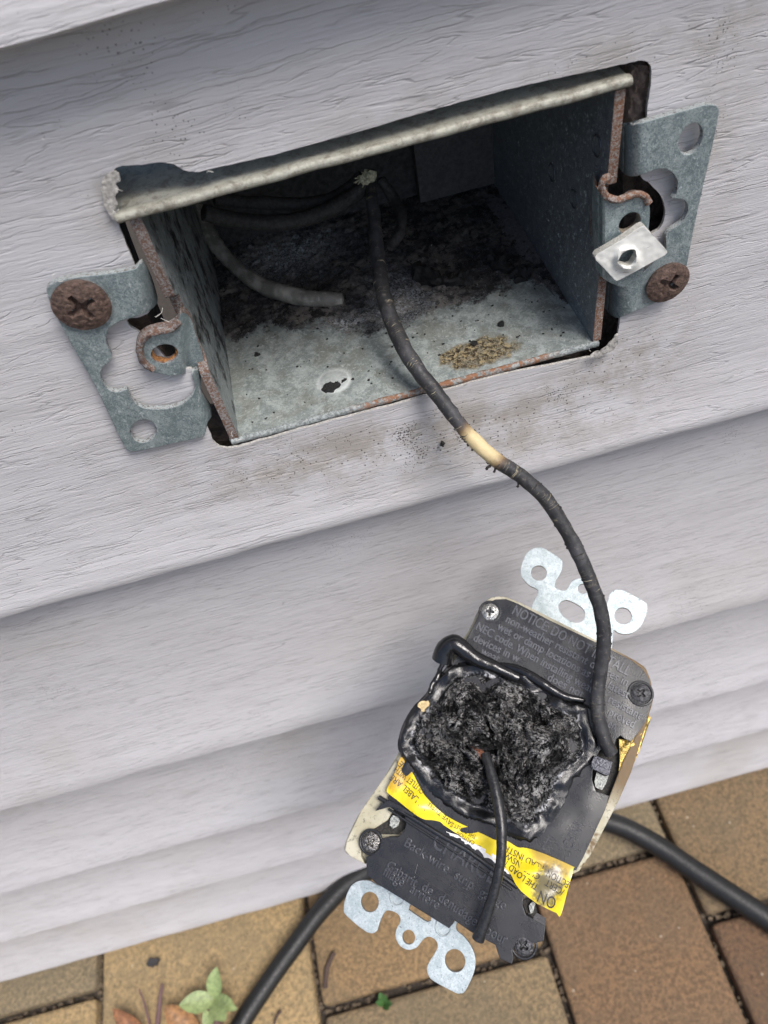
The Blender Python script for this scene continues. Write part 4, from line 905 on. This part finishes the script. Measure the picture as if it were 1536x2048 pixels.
# bits of char lying on the floor of the box
def flake(mat, cx, cy, r, seed, th=.5, z=-ZB):
    L = [(cx + r * math.cos(a) * (1 + .6 * mn.noise(Vector((math.cos(a) * 1.3, math.sin(a) * 1.3, seed)))), cy + r * .7 * math.sin(a) * (1 + .7 * mn.noise(Vector((math.cos(a) * 1.7, math.sin(a), seed + 5))))) for a in np.linspace(0, 2 * PI, 18, endpoint=False)]
    return sheet([L], lambda a, b: np.array([a, b, z + th + .35 * mn.noise(Vector((a * 1.5, b * 1.5, seed)))]), lambda a, b: np.array([a, b, z - .05]), r * .35, side_mi=0)
M_fl = m_plain('char_flake_black', (.012, .012, .012), .55, .5, 2, .5)
for k, (a, b, r, lab) in enumerate(((1003, 651, .75, 'small round black crumb near the right end of the box floor'), (948, 688, .9, 'black crumb lying on the brown burn stain'),
                                    (980, 577, 1.0, 'black flake at the edge of the soot on the right of the box floor'), (662, 776, 1.9, 'black jagged flake beside the raised disc on the box floor'),
                                    (685, 763, .9, 'black crumb in the hole of the raised disc on the box floor'), (515, 711, .6, 'tiny black crumb on the left of the box floor'))):
    P = onZ(a, b, -ZB); m = flake(None, P[0], P[1], r, k * 3.1, .45 if k != 0 else .9)
    tag(obj('char_crumb', m, M_fl, None, loc=(P[0], P[1], -ZB)), lab, 'debris', 'char crumbs on the floor of the box')
for k, (pts, lab) in enumerate(((((835, 548), (870, 566), (905, 572), (935, 560)), 'dark curled scrap of insulation right of the long wire in the box'), (((985, 520), (1005, 540), (1030, 545), (1048, 560)), 'crumpled black scrap near the right wall of the box'))):
    p = cr([onZ(a, b, -ZB) + np.array([0, 0, .9]) for a, b in pts], 6)
    tag(obj('char_scrap', tube(p, lambda t: 1.5 + .5 * math.sin(t * 8), 18, 1.6, .6), M_fl, None, loc=p[0]), lab, 'debris')
m = MB(); rr = random.Random(11)
for k in range(130):
    x = rr.uniform(XL + 3, XR - 3); y = abs(rr.gauss(18, 13)); 
    if y > 50 or y < 1: continue
    r = rr.uniform(.10, .30); q = flake(None, x, y, r, k * .7, .18); m.add(q.v, q.f)
tag(obj('soot_crumbs', m, M_fl, None, loc=(0, 20, -ZB)), 'fine black crumbs of soot scattered over the floor of the box', 'debris', kind='stuff')

# ================================================================== GROUND: pavers, hose, plants
def m_paver():
    N = NT('concrete_paver'); oi = N.n('ShaderNodeObjectInfo'); f = N.noise(.5, 6, .7); g = N.noise(.03, 4, .6, .3)
    col = N.mix(.48, oi.outputs['Color'], N.mix(N.ramp(f, .35, .65), (.02, .016, .012), (.62, .52, .40)), 'OVERLAY')
    col = N.mix(N.ramp(g, .42, .66, 0, .5), col, N.mix(.5, oi.outputs['Color'], (.10, .085, .06)))
    sp = N.math('LESS_THAN', N.vor(.22), N.ramp(N.noise(.08, 3, .6), .5, .75, .02, .20)); col = N.mix(N.math('MULTIPLY', sp, .55), col, (.62, .54, .42))
    sp = N.math('LESS_THAN', N.vor(.45, N.shift(N.mm, (50, 20, 7))), .16); col = N.mix(N.math('MULTIPLY', sp, .6), col, (.05, .04, .03))
    x = N.ramp(N.noise(.5, 4, .6), .4, .6)
    N.bump(N.math('ADD', f, N.math('MULTIPLY', N.noise(1.5, 4, .7), .5)), 1.7, 1)
    return N.P(col=col, rough=.85, spec=.3)
M_pv = m_paver(); ZG = -374.0
JX = [-350, -228, -109, 14, 96, 216]
tan1, tan2, brn, gry = (.50, .385, .22), (.38, .30, .19), (.29, .195, .12), (.31, .26, .175)
pav = [(0, 22, -22, gry, 'greyish concrete paver against the wall at the far left corner'), (0, -26, -150, tan1, 'tan concrete paver at the bottom left corner below a dark joint'),
       (1, 25, -150, tan1, 'tan concrete paver with the seedling and dry leaves'), (2, 22, -59, (.37, .265, .15), 'tan paver crossed by the black hose below the receptacle'),
       (2, -63.5, -190, (.34, .27, .17), 'greyish tan paver at the bottom edge left of the large red-brown paver'), (3, 22, -29, gry, 'narrow grey paver against the wall under the right part of the hose'),
       (3, -33, -170, brn, 'large red-brown concrete paver right of the receptacle'), (4, 22, -66, (.30, .225, .14), 'beige paver against the wall at the right edge, crossed by the hose'), (4, -70.5, -200, (.24, .155, .10), 'brown paver in the bottom right corner')]
for ci, y1, y0, colr, lab in pav:
    xa, xb = JX[ci] + 1.6, JX[ci + 1] - 1.6
    cx, cy = (xa + xb) / 2, (y0 + y1) / 2
    m = bevelled(xa, xb, y0, y1, ZG - 40, ZG + rr.uniform(-.8, .8), 3.2, 3)
    o = obj('paver', m, M_pv, None, loc=(cx, cy, ZG - 40), ang=50); o.color = (*colr, 1)
    tag(o, lab, 'paver', 'concrete pavers at the foot of the wall')

M_hose = m_plain('black_rubber', (.009, .0095, .010), .5, .1, .5, .3)
def zh(a, b, z): return onZ(a, b, z)
hp = cr([zh(440, 2130, -368), zh(487, 2040, -368), zh(540, 1960, -367), zh(590, 1890, -366), (zh(650, 1812, -364)), zh(720, 1750, -362), zh(850, 1690, -360), zh(1000, 1650, -360), zh(1150, 1636, -360), zh(1230, 1648, -361), zh(1310, 1688, -364), zh(1390, 1742, -366), zh(1470, 1795, -367), zh(1560, 1855, -368), zh(1680, 1940, -368)], 10)
o = obj('hose', tube(hp, lambda t: 4.7 + 1.0 * t, 24, .12, .05), M_hose, None, loc=hp[0]); tag(o, 'black rubber hose curving over the pavers behind the receptacle', 'hose')

def leaf(base, tip, width, mat, parent, up=3.0, name='leaf', cup=.25, curl=0.0):
    base = np.array(base); tip = np.array(tip); d = tip - base; L = np.linalg.norm(d); d /= L; s = np.cross(d, [0, 0, 1.]); s /= np.linalg.norm(s); V = []; F = []
    nu, nv = 14, 7
    for i in range(nu + 1):
        t = i / nu; w = width * (math.sin(PI * min(1, t ** .8)) ** .8) * .5 + .05
        for j in range(nv):
            k = (j / (nv - 1) - .5) * 2
            V.append(base + d * L * t + s * w * k + np.array([0, 0, up * math.sin(t * PI * .6) + cup * w * k * k + curl * t * t * L]))
    for i in range(nu):
        for j in range(nv - 1): a = i * nv + j; F.append((a, a + 1, a + nv + 1, a + nv))
    n = len(V); V += [v - np.array([0, 0, .3]) for v in V]; F += [tuple(q + n for q in f[::-1]) for f in F[:]]
    return obj(name, MB().add(V, F), mat, parent, ang=60)
M_gl = m_plain('seedling_green', (.23, .29, .12), .5, .3, .5, .3); M_st = m_plain('green_stem', (.2, .22, .09), .6, .1)
G = lambda a, b, z=0: onZ(a, b, ZG + z)
sd_ = thing('seedling', 'small green seedling with oval leaves growing on the tan paver', 'plant', G(428, 2000))
c0 = G(428, 2000, 8)
for (a, b, w, z) in ((437, 1935, 8.5, 14), (362, 2012, 10, 10), (455, 2042, 10, 11), (470, 2005, 6, 13), (478, 2020, 6, 8), (415, 2070, 7, 6)): leaf(c0, G(a, b, z), w, M_gl, sd_)
obj('stem', tube([G(428, 2000, -3), G(428, 2001, 3), c0], .7, 8), M_st, sd_)
sd_ = thing('sprout', 'tiny green sprout in the dark joint below the receptacle', 'plant', G(768, 2010, -4))
for (a, b, w) in ((760, 1985, 3.5), (772, 1990, 3.5), (785, 2008, 3.5), (752, 2005, 3.0), (778, 2020, 3.4)): leaf(G(768, 2008, 0), G(a, b, 4), w, m_plain('sprout_green', (.05, .12, .03), .5, .2), sd_, 1)
M_dl = m_plain('dry_leaf', (.20, .085, .035), .6, .3, .4, .5)
for (a, b, a2, b2, w, lab, mt) in ((300, 2090, 232, 2018, 9, 'dark red-brown dry leaf curling up at the bottom edge', M_dl), (400, 2075, 335, 2012, 12, 'orange-brown dry leaf lying left of the seedling', m_plain('orange_leaf', (.24, .12, .045), .55, .3, .4, .5)), (450, 2075, 412, 2015, 6, 'narrow dark dry leaf under the seedling', m_plain('dark_leaf', (.09, .05, .04), .6, .3, .4, .5))):
    o = leaf(G(a, b, 1), G(a2, b2, 6), w, mt, None, 4, 'dry_leaf', .35); 
    tag(o, lab, 'leaf', 'dry leaves by the seedling')
M_tw = m_plain('purple_stalk', (.13, .075, .075), .7, .2)
tw = thing('forked_stalk', 'purplish dry forked stalk standing beside the dry leaves', 'twig', G(310, 2060))
for pts, r in ((((312, 2075, 1), (318, 2020, 6), (324, 1968, 9)), 1.5), (((305, 2075, 1), (290, 2010, 7), (278, 1978, 9)), .7)):
    obj('stalk', tube(cr([G(*q) for q in pts], 6), lambda t: r * (1 - .5 * t), 8, .3, .4), M_tw, tw)
P = G(309, 1925); tag(obj('pebble', flake(None, P[0], P[1], 3.2, 2.2, 2.5, ZG), m_plain('dark_pebble', (.03, .028, .03), .6, .3), None, loc=P), 'small dark chip lying alone on the tan paver near the wall', 'debris')
M_tw2 = m_plain('brown_twig', (.07, .045, .035), .8, .2)
for pts, r, lab in (((((548, 2048, 1), (555, 2030, 2), (562, 2022, 2))), .6, 'tiny dark twig right of the hose at the bottom edge'), ((((650, 1975, 1), (655, 1935, 2), (668, 1905, 2))), 1.3, 'thin brownish dry stem on the paver left of the receptacle')):
    tag(obj('twig', tube(cr([G(*q) for q in pts], 6), r, 8, .3, .5), M_tw2, None, loc=G(*pts[0])), lab, 'twig')
# sandy crumbs in the joints
m = MB(); rr = random.Random(5)
for k in range(500):
    if rr.random() < .5: x = rr.choice(JX[1:5]) + rr.gauss(0, 1.2); y = rr.uniform(-120, 5)
    else:
        c = rr.choice([(0, -24), (2, -61), (3, -31), (4, -68)]); x = rr.uniform(JX[c[0]], JX[c[0] + 1]); y = c[1] + rr.gauss(0, 1.2)
    r = rr.uniform(.5, 1.6); q = flake(None, x, y, r, k, r * .8, ZG - 6.5); m.add(q.v, q.f)
tag(obj('joint_grit', m, m_plain('grit', (.10, .075, .05), .9, .3, .5, .6), None, loc=(0, 0, ZG - 7)), 'dark sandy grit filling the paver joints', 'grit', kind='stuff')
